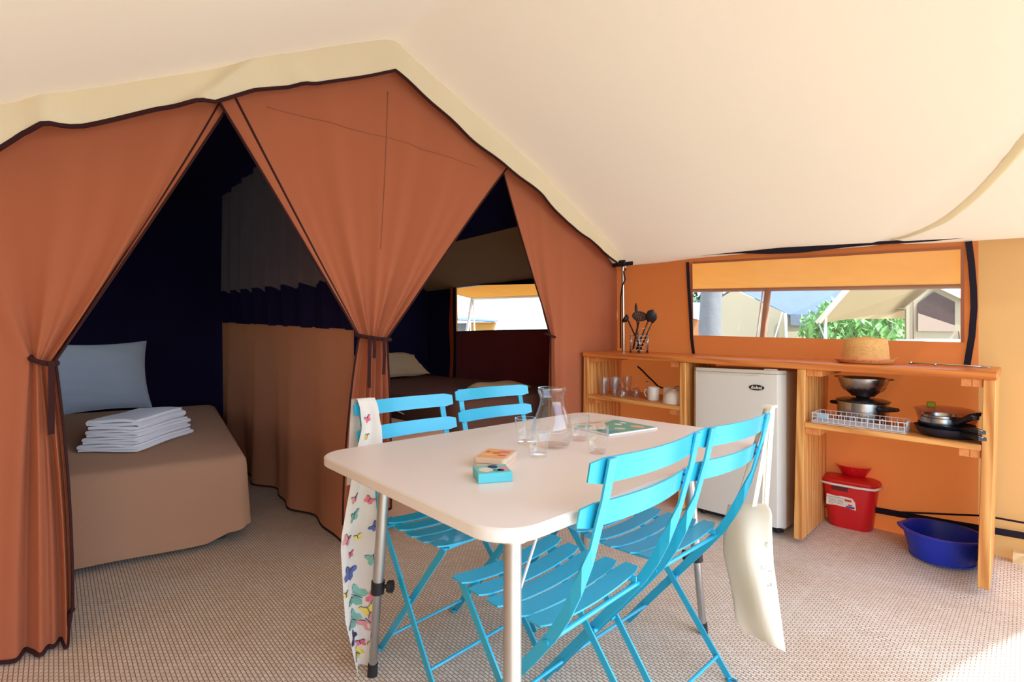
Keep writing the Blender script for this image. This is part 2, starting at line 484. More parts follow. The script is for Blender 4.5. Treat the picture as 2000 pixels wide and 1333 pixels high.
# ================================================================ THE SETTING
# ---- ground outside and the woven mat inside
MB().box(-60, 60, -40, 80, -0.45, -0.14).build('ground', M_GROUND)['kind'] = 'structure'
def floor_z(s, t):
    z = -0.022 * max(0.0, s) * smooth((1.05 - t) / 0.55) * smooth(t / 0.44)      # the ground falls a little along the right wall
    # wrinkles that run across the mat in front of the shelves
    for (s0, t0, s1, t1, a, w) in ((1.35, 0.62, 2.02, 1.28, 0.008, 0.02), (1.95, 0.40, 2.45, 0.75, 0.010, 0.02),
                                   (2.15, -0.05, 2.6, 0.5, 0.010, 0.025), (0.35, 3.08, 0.9, 3.16, 0.006, 0.025),
                                   (0.5, 2.55, 0.95, 2.62, 0.005, 0.03), (1.75, 0.75, 2.2, 0.60, 0.006, 0.02)):
        dx, dy = s1 - s0, t1 - t0
        L = math.hypot(dx, dy)
        a_ = ((s - s0) * dx + (t - t0) * dy) / L
        d_ = ((s - s0) * -dy + (t - t0) * dx) / L
        k = smooth(a_ / 0.12) * smooth((L - a_) / 0.12)
        if 0 < a_ < L: z += a * k * math.exp(-(d_ / w) ** 2)
    return z
rows = []
ns, nt_ = 130, 110
for i in range(ns + 1):
    s = lerp(-2.75, 3.75, i / ns)
    rows.append([W(s, t, floor_z(s, t)) for t in [lerp(-0.06, 4.15, j / nt_) for j in range(nt_ + 1)]])
mb = MB(); mb.grid([r[::-1] for r in rows])
struct('floor', mb, M_FLOOR, smooth=True)

# ---- roof
rows = []
ss = [-2.9 + 6.21 * i / 90 for i in range(91)]
ts = sorted(set([round(-0.07 + 4.62 * j / 120, 4) for j in range(121)] + [2.03]))
mb = MB()
mb.grid([[W(s, t, z_roof(s, t)) for t in ts] for s in ss])
struct('ceiling', mb, M_ROOF, smooth=True)

mb = MB()
def roof_hit(px, py):
    d = at(px, py, 1.0) - Vector((0, 0, CAMZ))
    lo = 0.3
    for k in range(4000):
        Y = lo + 0.001 * k
        q = Vector((0, 0, CAMZ)) + d * Y
        r = Vector((q.x, q.y)) - O; s_, t_ = r.dot(U), -r.dot(V)
        if q.z >= z_roof(s_, t_): return s_, t_
    return s_, t_
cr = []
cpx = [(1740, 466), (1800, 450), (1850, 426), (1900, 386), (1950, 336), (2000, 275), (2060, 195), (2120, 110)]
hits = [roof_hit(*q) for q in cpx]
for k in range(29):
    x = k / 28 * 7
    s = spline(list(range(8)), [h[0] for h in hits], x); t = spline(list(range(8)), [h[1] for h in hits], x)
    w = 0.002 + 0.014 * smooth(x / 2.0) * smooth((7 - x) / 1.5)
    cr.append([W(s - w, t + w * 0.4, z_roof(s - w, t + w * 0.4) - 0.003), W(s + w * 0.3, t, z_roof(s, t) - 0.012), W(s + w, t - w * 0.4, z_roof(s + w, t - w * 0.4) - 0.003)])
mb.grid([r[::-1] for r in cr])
struct('crease_shade_strip', mb, cloth_mat('yellow_cream_crease_shade', srgb(232, 212, 170), 0.07, srgb(240, 214, 160)), smooth=True)  # shade along the roof crease, painted as a darker yellow strip
# ---- right wall of the living room with its long window; the bedroom part with a second window
WIN1 = (0.60, 2.02)       # s range
WIN2 = (-2.17, -0.66)
def win1_z(s): return interp([0.6, 2.02], [1.078, 1.030], s), interp([0.6, 2.02], [1.588, 1.498], s)
def win2_z(s): return 1.145, interp([-2.17, -0.66], [1.70, 1.60], s)
def wall_pt(s, z, off=0.0):
    t = -0.035 + off
    t += 0.006 * math.sin(5.1 * s + 2.3 * z) + 0.004 * math.sin(11 * s - 7 * z)
    return W(s, t, z)
def wall_strip(mb, s0, s1, zlo, zhi, ns=12, nz=8, off=0.0):
    rows = []
    for i in range(ns + 1):
        s = lerp(s0, s1, i / ns)
        a, b = (zlo(s) if callable(zlo) else zlo), (zhi(s) if callable(zhi) else zhi)
        rows.append([wall_pt(s, lerp(a, b, j / nz), off) for j in range(nz + 1)])
    mb.grid(rows)
top = lambda s: z_eave(s) + 0.035
mb = MB()
wall_strip(mb, -0.03, WIN1[0], -0.08, top, 8, 16)
wall_strip(mb, WIN1[0], WIN1[1], -0.08, lambda s: win1_z(s)[0], 18, 10)
wall_strip(mb, WIN1[0], WIN1[1], lambda s: win1_z(s)[1], top, 18, 3)
wall_strip(mb, WIN1[1], 2.075, -0.10, top, 2, 16)
struct('wall_right_orange_part', mb, M_SIDE2, smooth=True)
mb = MB()
wall_strip(mb, 2.075, 3.4, -0.10, top, 14, 16)
struct('wall_right', mb, M_SIDE, smooth=True)
mb = MB()
wall_strip(mb, -2.8, WIN2[0], -0.02, lambda s: 1.74, 8, 8)
wall_strip(mb, WIN2[0], WIN2[1], -0.02, lambda s: win2_z(s)[0], 12, 8)
wall_strip(mb, WIN2[0], WIN2[1], lambda s: win2_z(s)[1], lambda s: 1.74, 12, 2)
wall_strip(mb, WIN2[1], -0.03, -0.02, lambda s: 1.74, 8, 8)
struct('wall_bedroom', mb, M_SIDE, smooth=True)
# inner lining of the right bedroom: plum under the window, navy beside it
mb = MB()
wall_strip(mb, WIN2[0] + 0.01, WIN2[1], 0.0, lambda s: win2_z(s)[0], 12, 8, off=0.03)
wall_strip(mb, WIN2[1], -0.08, 0.0, lambda s: 1.66, 8, 8, off=0.03)
struct('wall_lining', mb, M_NAVY2, smooth=True)
mb = MB()
wall_strip(mb, -2.7, WIN2[0] - 0.02, 0.0, lambda s: 1.76, 8, 8, off=0.035)
wall_strip(mb, WIN2[0] - 0.02, WIN2[1], lambda s: win2_z(s)[1] - 0.045, lambda s: win2_z(s)[1] + 0.07, 12, 2, off=0.035)
struct('wall_lining_navy', mb, M_NAVY, smooth=True)
# back wall, left wall
mb = MB(); mb.grid([[W(-2.72, t, z) for z in [0, 0.5, 1.0, 1.5, 2.0, 2.45]] for t in [-0.05 + 4.25 * i / 20 for i in range(21)]])
struct('wall_back', mb, M_NAVY, smooth=True)
def left_strip(mb, s0, s1, z0, z1, t, n=8):
    mb.grid([[W(lerp(s0, s1, i / n), t, lerp(z0, z1, j / 4)) for j in range(5)] for i in range(n + 1)])
def left_wall(mb, t, s_lo, s_hi, ztop, holes, zw=(1.02, 1.42)):
    cuts = [s_lo] + [x for h in holes for x in h] + [s_hi]
    for k in range(len(cuts) - 1):
        if k % 2 == 0: left_strip(mb, cuts[k], cuts[k + 1], -0.02, ztop, t)
        else:
            left_strip(mb, cuts[k], cuts[k + 1], -0.02, zw[0], t); left_strip(mb, cuts[k], cuts[k + 1], zw[1], ztop, t)
mb = MB(); left_wall(mb, 4.18, -2.75, 3.35, 1.45, (WIN2,))
struct('wall_left', mb, M_SIDE, smooth=True)
for k, h in ((3, WIN2),):         # the left bedroom has the same window as the right one
    mb = MB(); left_strip(mb, h[0], h[1], 1.02, 1.42, 4.184); struct('window_%d' % k, mb, M_CLEAR)
# inner ceiling of the two bedrooms
mb = MB()
mb.grid([[W(s, t, min(1.70 + 0.55 * t, 2.32, z_roof(s, t) - 0.05)) for t in [0.62 + 3.5 * j / 30 for j in range(31)]] for s in [-2.72, -1.8, -0.9, -0.02]])
struct('ceiling_bedroom', mb, M_NAVY, smooth=True)
mb = MB()
mb.grid([[W(s, t, min(1.705 + 0.55 * t, z_roof(s, t) - 0.035)) for t in [0.0 + 0.66 * j / 8 for j in range(9)]] for s in [-2.72, -1.8, -0.9, -0.02]])
struct('ceiling_bedroom_edge', mb, M_INCEIL, smooth=True)
# inner lining of the left bedroom's outer side
mb = MB(); left_wall(mb, 4.12, -2.7, -0.05, 1.62, (WIN2,))
struct('wall_lining_left', mb, M_NAVY, smooth=True)

# ---- window 1 (clear plastic, tape round it, two zip straps) and window 2
def strap_path(pts, off): return [W(s, -0.035 + off, z) for s, z in pts]
def tape(mb, pts, width, off, th=0.003):
    """flat tape on the right wall through (s, z) points"""
    rows = []
    for i, (s, z) in enumerate(pts):
        a = pts[max(0, i - 1)]; b = pts[min(len(pts) - 1, i + 1)]
        d = Vector((b[0] - a[0], b[1] - a[1])).normalized(); n = Vector((-d.y, d.x)) * width / 2
        t = -0.035 + off + 0.006 * math.sin(5.1 * s + 2.3 * z) + 0.004 * math.sin(11 * s - 7 * z)
        rows.append([W(s + n.x, t, z + n.y), W(s - n.x, t, z - n.y)])
    nrm = -V.to_3d()
    mb.slab(rows, nrm, th)
w1 = struct_empty('window_1', W(1.3, -0.035, 1.03)); 
mb = MB(); wall_strip(mb, WIN1[0] - 0.01, WIN1[1] + 0.01, lambda s: win1_z(s)[0] - 0.01, lambda s: win1_z(s)[1] + 0.01, 14, 6, off=-0.006)
mb.build('pane', M_CLEAR, w1, True, world=True)
fr = MB()
tape(fr, [(lerp(0.615, 2.015, k / 14), win1_z(lerp(0.615, 2.015, k / 14))[1] + 0.004) for k in range(15)], 0.014, 0.012)
fr.build('top_tape', flat('brown_window_tape', 150, 84, 52), w1, world=True)
for sgn, s0 in ((0, 0.605), (1, 2.018)):
    fr = MB(); tape(fr, [(s0, lerp(win1_z(s0)[0], win1_z(s0)[1], k / 6)) for k in range(7)], 0.014, 0.012)
    fr.build('side_tape', bpy.data.materials['brown_window_tape'], w1, world=True)
fr = MB(); tape(fr, [(0.578, 1.60), (0.583, 1.45), (0.592, 1.25), (0.602, 1.06), (0.618, 0.94)], 0.022, 0.016)
fr.build('zip_strap', M_STRAP, w1, world=True)
fr = MB(); tape(fr, [(2.040, 1.53), (2.050, 1.43), (2.058, 1.30), (2.060, 1.20), (2.052, 1.06), (2.032, 0.90)], 0.026, 0.016)
fr.build('zip_strap', M_STRAP, w1, world=True)
mb = MB()
rowsU = []
for k in range(25):
    s = lerp(0.5, 2.03, k / 24)
    w = 0.006 + 0.030 * math.exp(-((s - 1.22) / 0.28) ** 2) + 0.010 * smooth((s - 0.9) / 0.4) * (1 - smooth((s - 1.85) / 0.2))
    zt = z_eave(s) + 0.012
    rowsU.append([W(s, -0.008, zt), W(s, -0.008, zt - w)])
mb.slab(rowsU, -V.to_3d(), 0.003)
mb.build('eave_strap', M_STRAP, w1, world=True)
w2 = struct_empty('window_2', W(-1.4, -0.035, 1.14))
mb = MB(); wall_strip(mb, WIN2[0], WIN2[1], lambda s: win2_z(s)[0], lambda s: win2_z(s)[1], 10, 4, off=-0.006)
mb.build('pane', M_CLEAR, w2, True, world=True)
M_OSTRIP = cloth_mat('orange_zip_flap', srgb(206, 92, 52), 0.25, srgb(230, 90, 40))
mb = MB()
rowsU = [[W(-2.235 + 0.012 * math.sin(z * 9), 0.02, z), W(-2.175 + 0.008 * math.sin(z * 7 + 1), 0.02, z)] for z in [0.56 + 1.10 * k / 16 for k in range(17)]]
mb.slab(rowsU, -V.to_3d(), 0.004); mb.build('zip_flap', M_OSTRIP, w2, world=True)
mb = MB(); tape(mb, [(-2.160, 0.62), (-2.160, 1.10), (-2.160, 1.70)], 0.05, 0.045); mb.build('zip_strap', M_STRAP, w2, world=True)
mb = MB(); tape(mb, [(-2.16, 1.14), (-1.4, 1.143), (-0.66, 1.14)], 0.012, 0.045); mb.build('bottom_tape', M_STRAP, w2, world=True)

# ---- straps low on the right wall
mb = MB()
rowsU = [[W(s, -0.012, interp([0.9, 1.5, 1.9, 2.6], [0.135, 0.118, 0.13, 0.16], s)), W(s, -0.012, interp([0.9, 1.5, 1.9, 2.6], [0.135, 0.118, 0.13, 0.16], s) - 0.032)] for s in [0.9 + 2.0 * k / 20 for k in range(21)]]
mb.slab(rowsU, -V.to_3d(), 0.004)
tr = struct('trim_1', mb, M_STRAP)
mb = MB(); mb.tube([W(s, -0.004, interp([0.9, 1.5, 2.1, 2.9], [0.075, 0.07, 0.19, 0.20], s)) for s in [0.9 + 2.0 * k / 20 for k in range(21)]], 0.005, 6)
struct('trim_2', mb, M_STRAP)

# ---- cream valance along the bedroom front with its dark piping
tts = sorted(set([round(4.2 * k / 160, 4) for k in range(161)] + TB_))
def valance_pt(t, k):
    zt = z_roof(0.03, t) + 0.012; zb = z_band(t)
    wr = 0.012 * math.sin(7.3 * t) + 0.006 * math.sin(19 * t + 1.2)
    if t > 2.1: wr += 0.05 * math.exp(-((t - 2.66 - 0.22 * k) / 0.05) ** 2) + 0.045 * math.exp(-((t - 3.31 + 0.02 * k) / 0.035) ** 2) + 0.03 * math.exp(-((t - 2.58 + 0.1 * k) / 0.04) ** 2)
    s = 0.055 + wr * (0.3 + 0.7 * k) + 0.015 * math.sin(k * PI) + 0.01 * k
    return W(s, t, lerp(zt, zb, k))
mb = MB(); mb.grid([[valance_pt(t, k / 6) for k in range(7)] for t in tts])
struct('trim_3', mb, M_BAND, smooth=True)
mb = MB(); mb.tube([valance_pt(t, 1.0) + Vector((0, 0, -0.002)) for t in tts], 0.0075, 6)
struct('trim_4', mb, M_HEM, smooth=True)

# ================================================================ THE BEDROOM CURTAINS
def fold_noise(u, n, ph):
    return (math.sin(2 * PI * n * u + ph) + 0.5 * math.sin(2 * PI * n * 1.7 * u + 2.1 * ph) + 0.35 * math.sin(2 * PI * n * 2.6 * u + 0.7)) / 1.5
def curtain(root, T0, T1, zt_fn, tie_fn, z_tie, bot_fn, zb_fn, nf, ph, pw, depth=0.035, ncol=150, nrow=60, s0=0.0, fold_w=None):
    """columns run from the top edge to the tie and on to the hem"""
    cols = []
    for j in range(ncol + 1):
        u = j / ncol
        tt = lerp(T0, T1, u)
        wgt = fold_w(u) if fold_w else 1.0
        col = []
        zt = zt_fn(tt); zti = lerp(0.0, z_tie, 1.0)
        for i in range(nrow + 1):
            v = i / nrow * 2.0
            fn = fold_noise(u, nf, ph)
            if v <= 1.0:
                g = v ** pw(u)
                t = lerp(tt, tie_fn(u), g)
                z = lerp(zt, z_tie - 0.012 * math.sin(u * 9), v)
                amp = depth * (0.12 + 0.88 * v ** 1.5) * (1 - 0.35 * smooth((v - 0.85) / 0.15))
                s = s0 + fn * amp * wgt + 0.03 * wgt * v * v
            else:
                k = v - 1.0
                e = smooth(k * 2.2)
                t = lerp(tie_fn(u), bot_fn(u), 1 - (1 - k) ** 2.0)
                z = lerp(z_tie - 0.012 * math.sin(u * 9), zb_fn(u), k)
                amp = depth * (0.65 + 0.55 * e)
                s = s0 + fn * amp * wgt + 0.03 * wgt * (1 - 0.5 * k)
            col.append((t, s, z))
        cols.append(col)
    mb = MB()
    mb.grid([[W(s, t, z) for (t, s, z) in c] for c in cols])
    mb.build('cloth', M_BROWN, root, True, world=True)
    return cols
def hem(root, col, r=0.009, name='hem', upto=None, ds=0.004):
    mb = MB(); mb.tube([W(s + ds, t, z) for (t, s, z) in col[:upto]], r, 6)
    mb.build(name, M_HEM, root, True, world=True)
def tie_band(root, t, z, hw, s=0.03, dp=0.05, r=0.010, ends=True, el=0.2):
    mb = MB()
    pts = [W(s + dp * math.sin(a), t + (hw + 0.008) * math.cos(a), z + 0.012 * math.cos(a + 0.6)) for a in [2 * PI * k / 20 for k in range(20)]]
    mb.tube(pts, r, 6, closed=True)
    b = mb.build('tie', M_HEM, root, True, world=True)
    if ends:
        mb = MB()
        for (dt, ln) in ends:
            p = [W(s + dp + 0.012, t + dt, z), W(s + dp + 0.016, t + dt * 1.05, z - ln * 0.5), W(s + dp + 0.010, t + dt * 1.0, z - ln)]
            d = Vector((-V.x, -V.y, 0)) 
            mb.sweep(p, [d] * 3, [U.to_3d()] * 3, 0.016, 0.003)
        mb.build('tie_end', M_HEM, b, False)
        # the band's own frame is the curtain's
        ob = b.children[0]
        inv = PM[root.name].inverted()
        for vtx in ob.data.vertices: vtx.co = inv @ vtx.co

# middle curtain, gathered to a waist between the two door openings
c2 = thing('bedroom_curtain', 'brown canvas curtain gathered at the waist between the two bedroom openings', 'curtain', W(0, 2.13, 0), group='brown bedroom front curtains')
tie2 = lambda u: lerp(2.205, 2.055, u)
cols = curtain(c2, 2.835, 1.165, lambda t: min(z_band(t) + 0.11, z_roof(0, t) - 0.012), tie2, 1.055,
               lambda u: lerp(2.285, 2.035, u), lambda u: 0.175 + 0.03 * math.sin(u * 7), 4.2, 0.6,
               lambda u: 0.97 + 0.75 * math.sin(PI * u) ** 1.5, depth=0.036,
               fold_w=lambda u: 0.55 + 0.45 * math.sin(PI * u) ** 0.5)
hem(c2, cols[0], 0.006); hem(c2, cols[-1], 0.005); hem(c2, cols[6], 0.006, upto=31, ds=-0.001)  # the inner dark tube paints the shaded gap beside the rolled edge
hem(c2, [c[-1] for c in cols], 0.006, 'bottom_hem')
tie_band(c2, 2.13, 1.055, 0.078, 0.032, 0.055, ends=((0.055, 0.24), (-0.02, 0.18), (0.03, 0.1)))
# faint seams of the middle panel
def seam(root, pts, r=0.0018):
    mb = MB(); mb.tube([W(s, t, z) for (s, t, z) in pts], r, 5)
    mb.build('seam', flat('seam_thread_' + str(len(bpy.data.materials)), 158, 90, 62), root, True, world=True)
def on_curtain(cols, T0, T1, tt, rows_, ds=0.003):
    j = round((tt - T0) / (T1 - T0) * (len(cols) - 1))
    return [(cols[j][i][1] + ds, cols[j][i][0], cols[j][i][2]) for i in rows_]
seam(c2, on_curtain(cols, 2.835, 1.165, 2.035, range(4, 22)))
acr = []
for k in range(60):
    tt = lerp(2.66, 1.36, k / 59); j = round((tt - 2.835) / (1.165 - 2.835) * 150)
    zz = interp([0, 0.55, 1], [2.04, 2.075, 2.07], k / 59)
    c = cols[j]
    for q in range(59):
        if c[q][2] >= zz >= c[q + 1][2]:
            kk = (c[q][2] - zz) / (c[q][2] - c[q + 1][2])
            acr.append((lerp(c[q][1], c[q + 1][1], kk) + 0.003, lerp(c[q][0], c[q + 1][0], kk), zz)); break
seam(c2, acr, 0.0014)
# left curtain, tied back beside the left bed
c1 = thing('bedroom_curtain', 'brown canvas curtain tied back at the left edge in front of the double towel bed', 'curtain', W(0, 3.3, 0), group='brown bedroom front curtains')
c1['label'] = 'leftmost brown canvas curtain tied back with a dark band, its hem on the mat'
def tie1(u):
    tt = lerp(2.68, 4.16, u)
    return interp([2.68, 3.46, 3.60, 4.16], [3.268, 3.33, 3.44, 4.16], tt)
def bot1(u):
    tt = lerp(2.68, 4.16, u)
    return interp([2.68, 3.05, 3.46, 3.60, 4.16], [3.225, 3.25, 3.36, 3.47, 4.16], tt)
cols = curtain(c1, 2.68, 4.16, lambda t: min(z_band(t) + 0.10, z_roof(0, t) - 0.012), tie1, 0.972, bot1,
               lambda u: interp([0, 0.06, 0.14, 1], [0.125, 0.10, 0.012, 0.012], u), 5.2, 1.9,
               lambda u: 1.04 + 0.9 * smooth(u / 0.3), depth=0.034, s0=-0.03,
               fold_w=lambda u: 1 - 0.75 * smooth((u - 0.45) / 0.2))
hem(c1, cols[0], 0.004); hem(c1, cols[6], 0.004, upto=31, ds=-0.001)  # second tube paints the same shaded gap line on this curtain
hem(c1, [c[-1] for c in cols], 0.007, 'bottom_hem')
tie_band(c1, 3.296, 0.972, 0.024, 0.0, 0.036, ends=((-0.018, 0.24),), r=0.008)
# right curtain, running on as the wall to the corner
c3 = thing('bedroom_curtain', 'rightmost brown canvas curtain tied back beside the wooden shelf unit', 'curtain', W(0, 0.7, 0), group='brown bedroom front curtains')
def tie3(u):
    tt = lerp(1.255, -0.03, u)
    return interp([-0.03, 0.62, 0.78, 1.255], [-0.03, 0.66, 0.772, 0.815], tt)
cols = curtain(c3, 1.255, -0.03, lambda t: min(z_band(t) + 0.11, z_roof(0, t) - 0.012), tie3, 1.075, tie3, lambda u: -0.01, 4.0, 0.4,
               lambda u: 1.02 + 0.8 * smooth(u / 0.3), depth=0.028, s0=-0.03,
               fold_w=lambda u: 1 - 0.85 * smooth((u - 0.40) / 0.2))
hem(c3, cols[0], 0.005)
tie_band(c3, 0.80, 1.075, 0.03, -0.005, 0.032, ends=None, r=0.008)

# ---- partition between the bedrooms
pr = thing('partition_curtain', 'brown cloth partition between the bedrooms with a dark gathered band', 'curtain', W(-1.2, 2.19, 0))
def part_pt(k, z, amp, n, ph=0.0, base=2.19):
    f = math.sin(k * n + ph) + 0.5 * math.sin(k * n * 1.9 + 1.0)
    return W(-0.05 - k, base + amp * f, z)
ks = [2.62 * i / 160 for i in range(161)]
def zl(k): return interp([0, 2.6], [1.095, 1.205], k)
def zu(k): return interp([0, 2.6], [1.335, 1.465], k)
mb = MB(); mb.grid([[part_pt(k, lerp(0.012, zl(k), j / 12), 0.028 * (1.25 - 0.8 * j / 12) * (0.4 + 0.6 * smooth((k - 0.2) / 0.8)), 9.0) for j in range(13)] for k in ks])
mb.build('lower_panel', M_PART, pr, True, world=True)
mb = MB(); mb.grid([[part_pt(k, lerp(zl(k) - 0.005, zu(k) + 0.01, j / 6), 0.012 + 0.012 * j / 6, 21.0) for j in range(7)] for k in ks])
mb.build('dark_band', M_NAVY, pr, True, world=True)
mb = MB(); mb.grid([[part_pt(k, lerp(zu(k) + 0.018 * math.sin(k * 21) * (j == 0), 2.3, j / 8), 0.024 * (1 - 0.5 * j / 8), 21.0, base=2.195) for j in range(9)] for k in ks])
mb.build('upper_panel', M_MESHC, pr, True, world=True)
mb = MB(); mb.tube([part_pt(k, 0.014, 0.028 * 1.25 * (0.4 + 0.6 * smooth((k - 0.2) / 0.8)), 9.0) for k in ks], 0.006, 5)
mb.build('hem', M_HEM, pr, True, world=True)
# orange scrap of lining high behind the left opening
mb = MB(); mb.slab([[at(406, 330, 4.1), at(440, 303, 4.1)], [at(440, 350, 4.1), at(448, 304, 4.1)]], (0, 1, 0), 0.004)
tag(mb.build('lining_flap', M_OSTRIP), 'small orange lining flap high behind the left bedroom opening', 'flap')

# ================================================================ WOODEN SHELF UNIT
SH_L, SH_D, SH_H = 2.14, 0.44, 0.957
TU, TV = -0.0222, 0.012          # the unit leans a little: its left end stands higher
def shelf_matrix():
    ux = Vector((U.x, U.y, TU)).normalized()
    vx = Vector((V.x, V.y, TV)); vx = (vx - ux * vx.dot(ux)).normalized()
    wx = ux.cross(vx)
    M = Matrix.Identity(4)
    for i in range(3):
        M[i][0], M[i][1], M[i][2] = ux[i], vx[i], wx[i]
    M.translation = Vector((0.519, 3.575, 0.0))
    return M
SM = shelf_matrix()
def S(u, v, w): return SM @ Vector((u, v, w))
def on_shelf(u, v, w, rz=0.0):
    return SM @ Matrix.Translation(Vector((u, v, w))) @ Matrix.Rotation(rz, 4, 'Z')
def floor_w(u, v): return (floor_z(u, 0.44 - v) - (SM @ Vector((u, v, 0))).z) / SM[2][2] + 0.001
shelf = thing('shelf_unit', 'long open pine shelf unit with a worktop along the right tent wall', 'shelf', M=SM)
TH = 0.034
MB().box(-0.004, SH_L + 0.004, -0.008, SH_D, SH_H - TH, SH_H, bev=0.004).build('worktop', M_WOODTOP, shelf, False)
PANELS = (0.0, 0.752, 1.404, SH_L - 0.038)
for u in PANELS:
    lo = max(floor_w(u, 0), floor_w(u + 0.038, SH_D), floor_w(u + 0.038, 0))
    for k in range(2):      # each upright is glued from two boards
        v0, v1 = (0.0, 0.214) if k == 0 else (0.216, 0.43)
        MB().box(u, u + 0.038, v0, v1, lo, SH_H - TH - 0.0005, bev=0.002).build('upright_board', M_WOODZ, shelf)
for (u0, u1, z) in ((0.0385, 0.7515, 0.648), (1.4425, SH_L - 0.0385, 0.648)):
    MB().box(u0, u1, 0.0, 0.43, z - 0.026, z, bev=0.003).build('shelf_board', M_WOOD, shelf)
    for top_z in (SH_H - TH - 0.0005, z - 0.0265):
        for side in (0, 1):
            for k in range(2):
                w = 0.034
                a = u0 + 0.0005 + k * (w + 0.001) if side == 0 else u1 - 0.0005 - (k + 1) * w - k * 0.001
                MB().box(a, a + w, 0.012, 0.40, top_z - 0.034, top_z, bev=0.0015).build('batten', M_WOODE, shelf)

# ================================================================ REFRIGERATOR
FR_U0, FR_U1 = 0.835, 1.355
fz = 0.895
ff = thing('refrigerator', 'small white under-counter refrigerator between the shelf bays', 'refrigerator',
           M=Matrix.Translation(Vector((*S((FR_U0 + FR_U1) / 2, 0.0, 0).xy, floor_z(1.1, 0.3)))) @ Matrix.Rotation(YAW_U, 4, 'Z'))
hw = (FR_U1 - FR_U0) / 2
MB().box(-hw + 0.004, hw - 0.004, 0.05, 0.415, 0.03, fz - 0.004, bev=0.008).build('cabinet', M_WHITE, ff, 'auto')
# rounded door front
prof = []
for k in range(17):
    x = lerp(-hw, hw, k / 16)
    e = min(1.0, (hw - abs(x)) / 0.05)
    y = 0.046 - 0.046 * math.sqrt(max(0, 1 - (1 - e) ** 2))
    prof.append((x, y))
poly = prof + [(hw, 0.047), (-hw, 0.047)]
poly = [(x, y) for x, y in poly]
MB().prism(poly, 0.045, fz - 0.022).build('door', M_WHITE, ff, 'auto')
pl2 = [(x * 0.996, y + 0.002) for x, y in poly]
cap = MB().prism(pl2, fz - 0.020, fz).build('top_trim', pmat('fridge_trim', srgb(216, 206, 190), 0.45), ff, 'auto')
MB().box(hw - 0.10, hw - 0.035, 0.004, 0.03, fz + 0.0005, fz + 0.008, bev=0.002).build('hinge_cover', M_WHITE, ff)
MB().box(-hw + 0.05, hw - 0.12, -0.002, 0.003, fz - 0.034, fz - 0.024, bev=0.001).build('grip', bpy.data.materials['fridge_trim'], ff)
for sx in (-1, 1):
    MB().lathe([(0.016, 0.0), (0.016, 0.03)], 12, RT((sx * (hw - 0.05), 0.07, 0.001))).build('foot', M_BLACK, ff, 'auto')
MB().box(-hw + 0.02, hw - 0.02, 0.06, 0.07, 0.008, 0.044).build('kick_plate', M_BLACK, ff)
el = [(0.040 * math.cos(a), 0.0155 * math.sin(a)) for a in [2 * PI * k / 28 for k in range(28)]]
BM = RT((hw - 0.135, -0.0004, fz - 0.098), 0, PI / 2)
bd = MB().prism(el, 0.0, 0.003, BM).build('badge', flat('badge_black', 14, 12, 12, 0.3), ff, 'auto')
def text_mesh(txt, size, mat, parent, M, name='lettering', ext=0.0006, bold=0.0, sx=1.0):
    cu = bpy.data.curves.new(name, 'FONT'); cu.body = txt; cu.size = size; cu.align_x = 'CENTER'; cu.align_y = 'CENTER'
    cu.extrude = ext; cu.offset = bold
    tmp = bpy.data.objects.new('tmp_text', cu); COL.objects.link(tmp)
    dg = bpy.context.evaluated_depsgraph_get()
    me = bpy.data.meshes.new_from_object(tmp.evaluated_get(dg))
    bpy.data.objects.remove(tmp)
    me.transform(M @ Matrix.Diagonal((sx, 1, 1, 1)))
    me.materials.clear(); me.materials.append(mat)
    o = bpy.data.objects.new(name, me); COL.objects.link(o); o.parent = parent
    return o
M_LET = flat('badge_silver', 222, 216, 204, 0.3)
text_mesh('dobel', 0.024, M_LET, bd, BM @ Matrix.Translation((0, 0, 0.0034)), bold=0.0006, sx=1.1)

# ================================================================ TABLE
TC, TYAW, TLX, TWY, TZ = Vector((0.154, 1.483)), 0.7478, 1.2, 0.8, 0.72
def TP(l, n, z): 
    c, s = math.cos(TYAW), math.sin(TYAW)
    return Vector((TC.x + l * c - n * s, TC.y + l * s + n * c, z))
def t_local(p):
    c, s = math.cos(TYAW), math.sin(TYAW); d = Vector((p[0], p[1])) - TC
    return Vector((d.x * c + d.y * s, -d.x * s + d.y * c, p[2]))
tab = thing('camping_table', 'pale rectangular camping table with rounded corners and silver legs', 'table', (TC.x, TC.y, 0), TYAW)
def rrect(hx, hy, r, n=8):
    pts = []
    for cx, cy, a0 in ((hx - r, hy - r, 0), (-hx + r, hy - r, PI/2), (-hx + r, -hy + r, PI), (hx - r, -hy + r, 1.5*PI)):
        for k in range(n + 1):
            a = a0 + PI / 2 * k / n
            pts.append((cx + r * math.cos(a), cy + r * math.sin(a)))
    return pts
outer = rrect(0.6, 0.4, 0.085); 
def ring_at(d, z): return [(x, y, z) for x, y in rrect(0.6 - d, 0.4 - d, max(0.02, 0.085 - d))]
mb = MB()
b0 = 0
mb.grid([ring_at(0.004, TZ), ring_at(0.03, TZ)], closed=True)
n = len(outer)
mb.f.append(tuple(range(n, 2 * n)))
mb.build('tabletop', M_TABLE, tab)
mb = MB(); mb.grid([ring_at(0.03, TZ - 0.026), ring_at(0.004, TZ - 0.026), ring_at(0.0, TZ - 0.022), ring_at(0.0, TZ - 0.003), ring_at(0.004, TZ)][::-1], closed=True)
mb.f.append(tuple(range(4 * n + n - 1, 4 * n - 1, -1)))
for q in range(len(mb.f)): mb.f[q] = tuple(reversed(mb.f[q]))
mb.build('edge_band', M_TEDGE, tab, 'auto')
legs = [((-0.388, 1.495), (-0.433, 1.502), -1), ((0.001, 0.862), (0.0, 0.842), 0), ((0.615, 1.715), (0.680, 1.721), 1), ((0.312, 2.115), (0.318, 2.15), 0)]
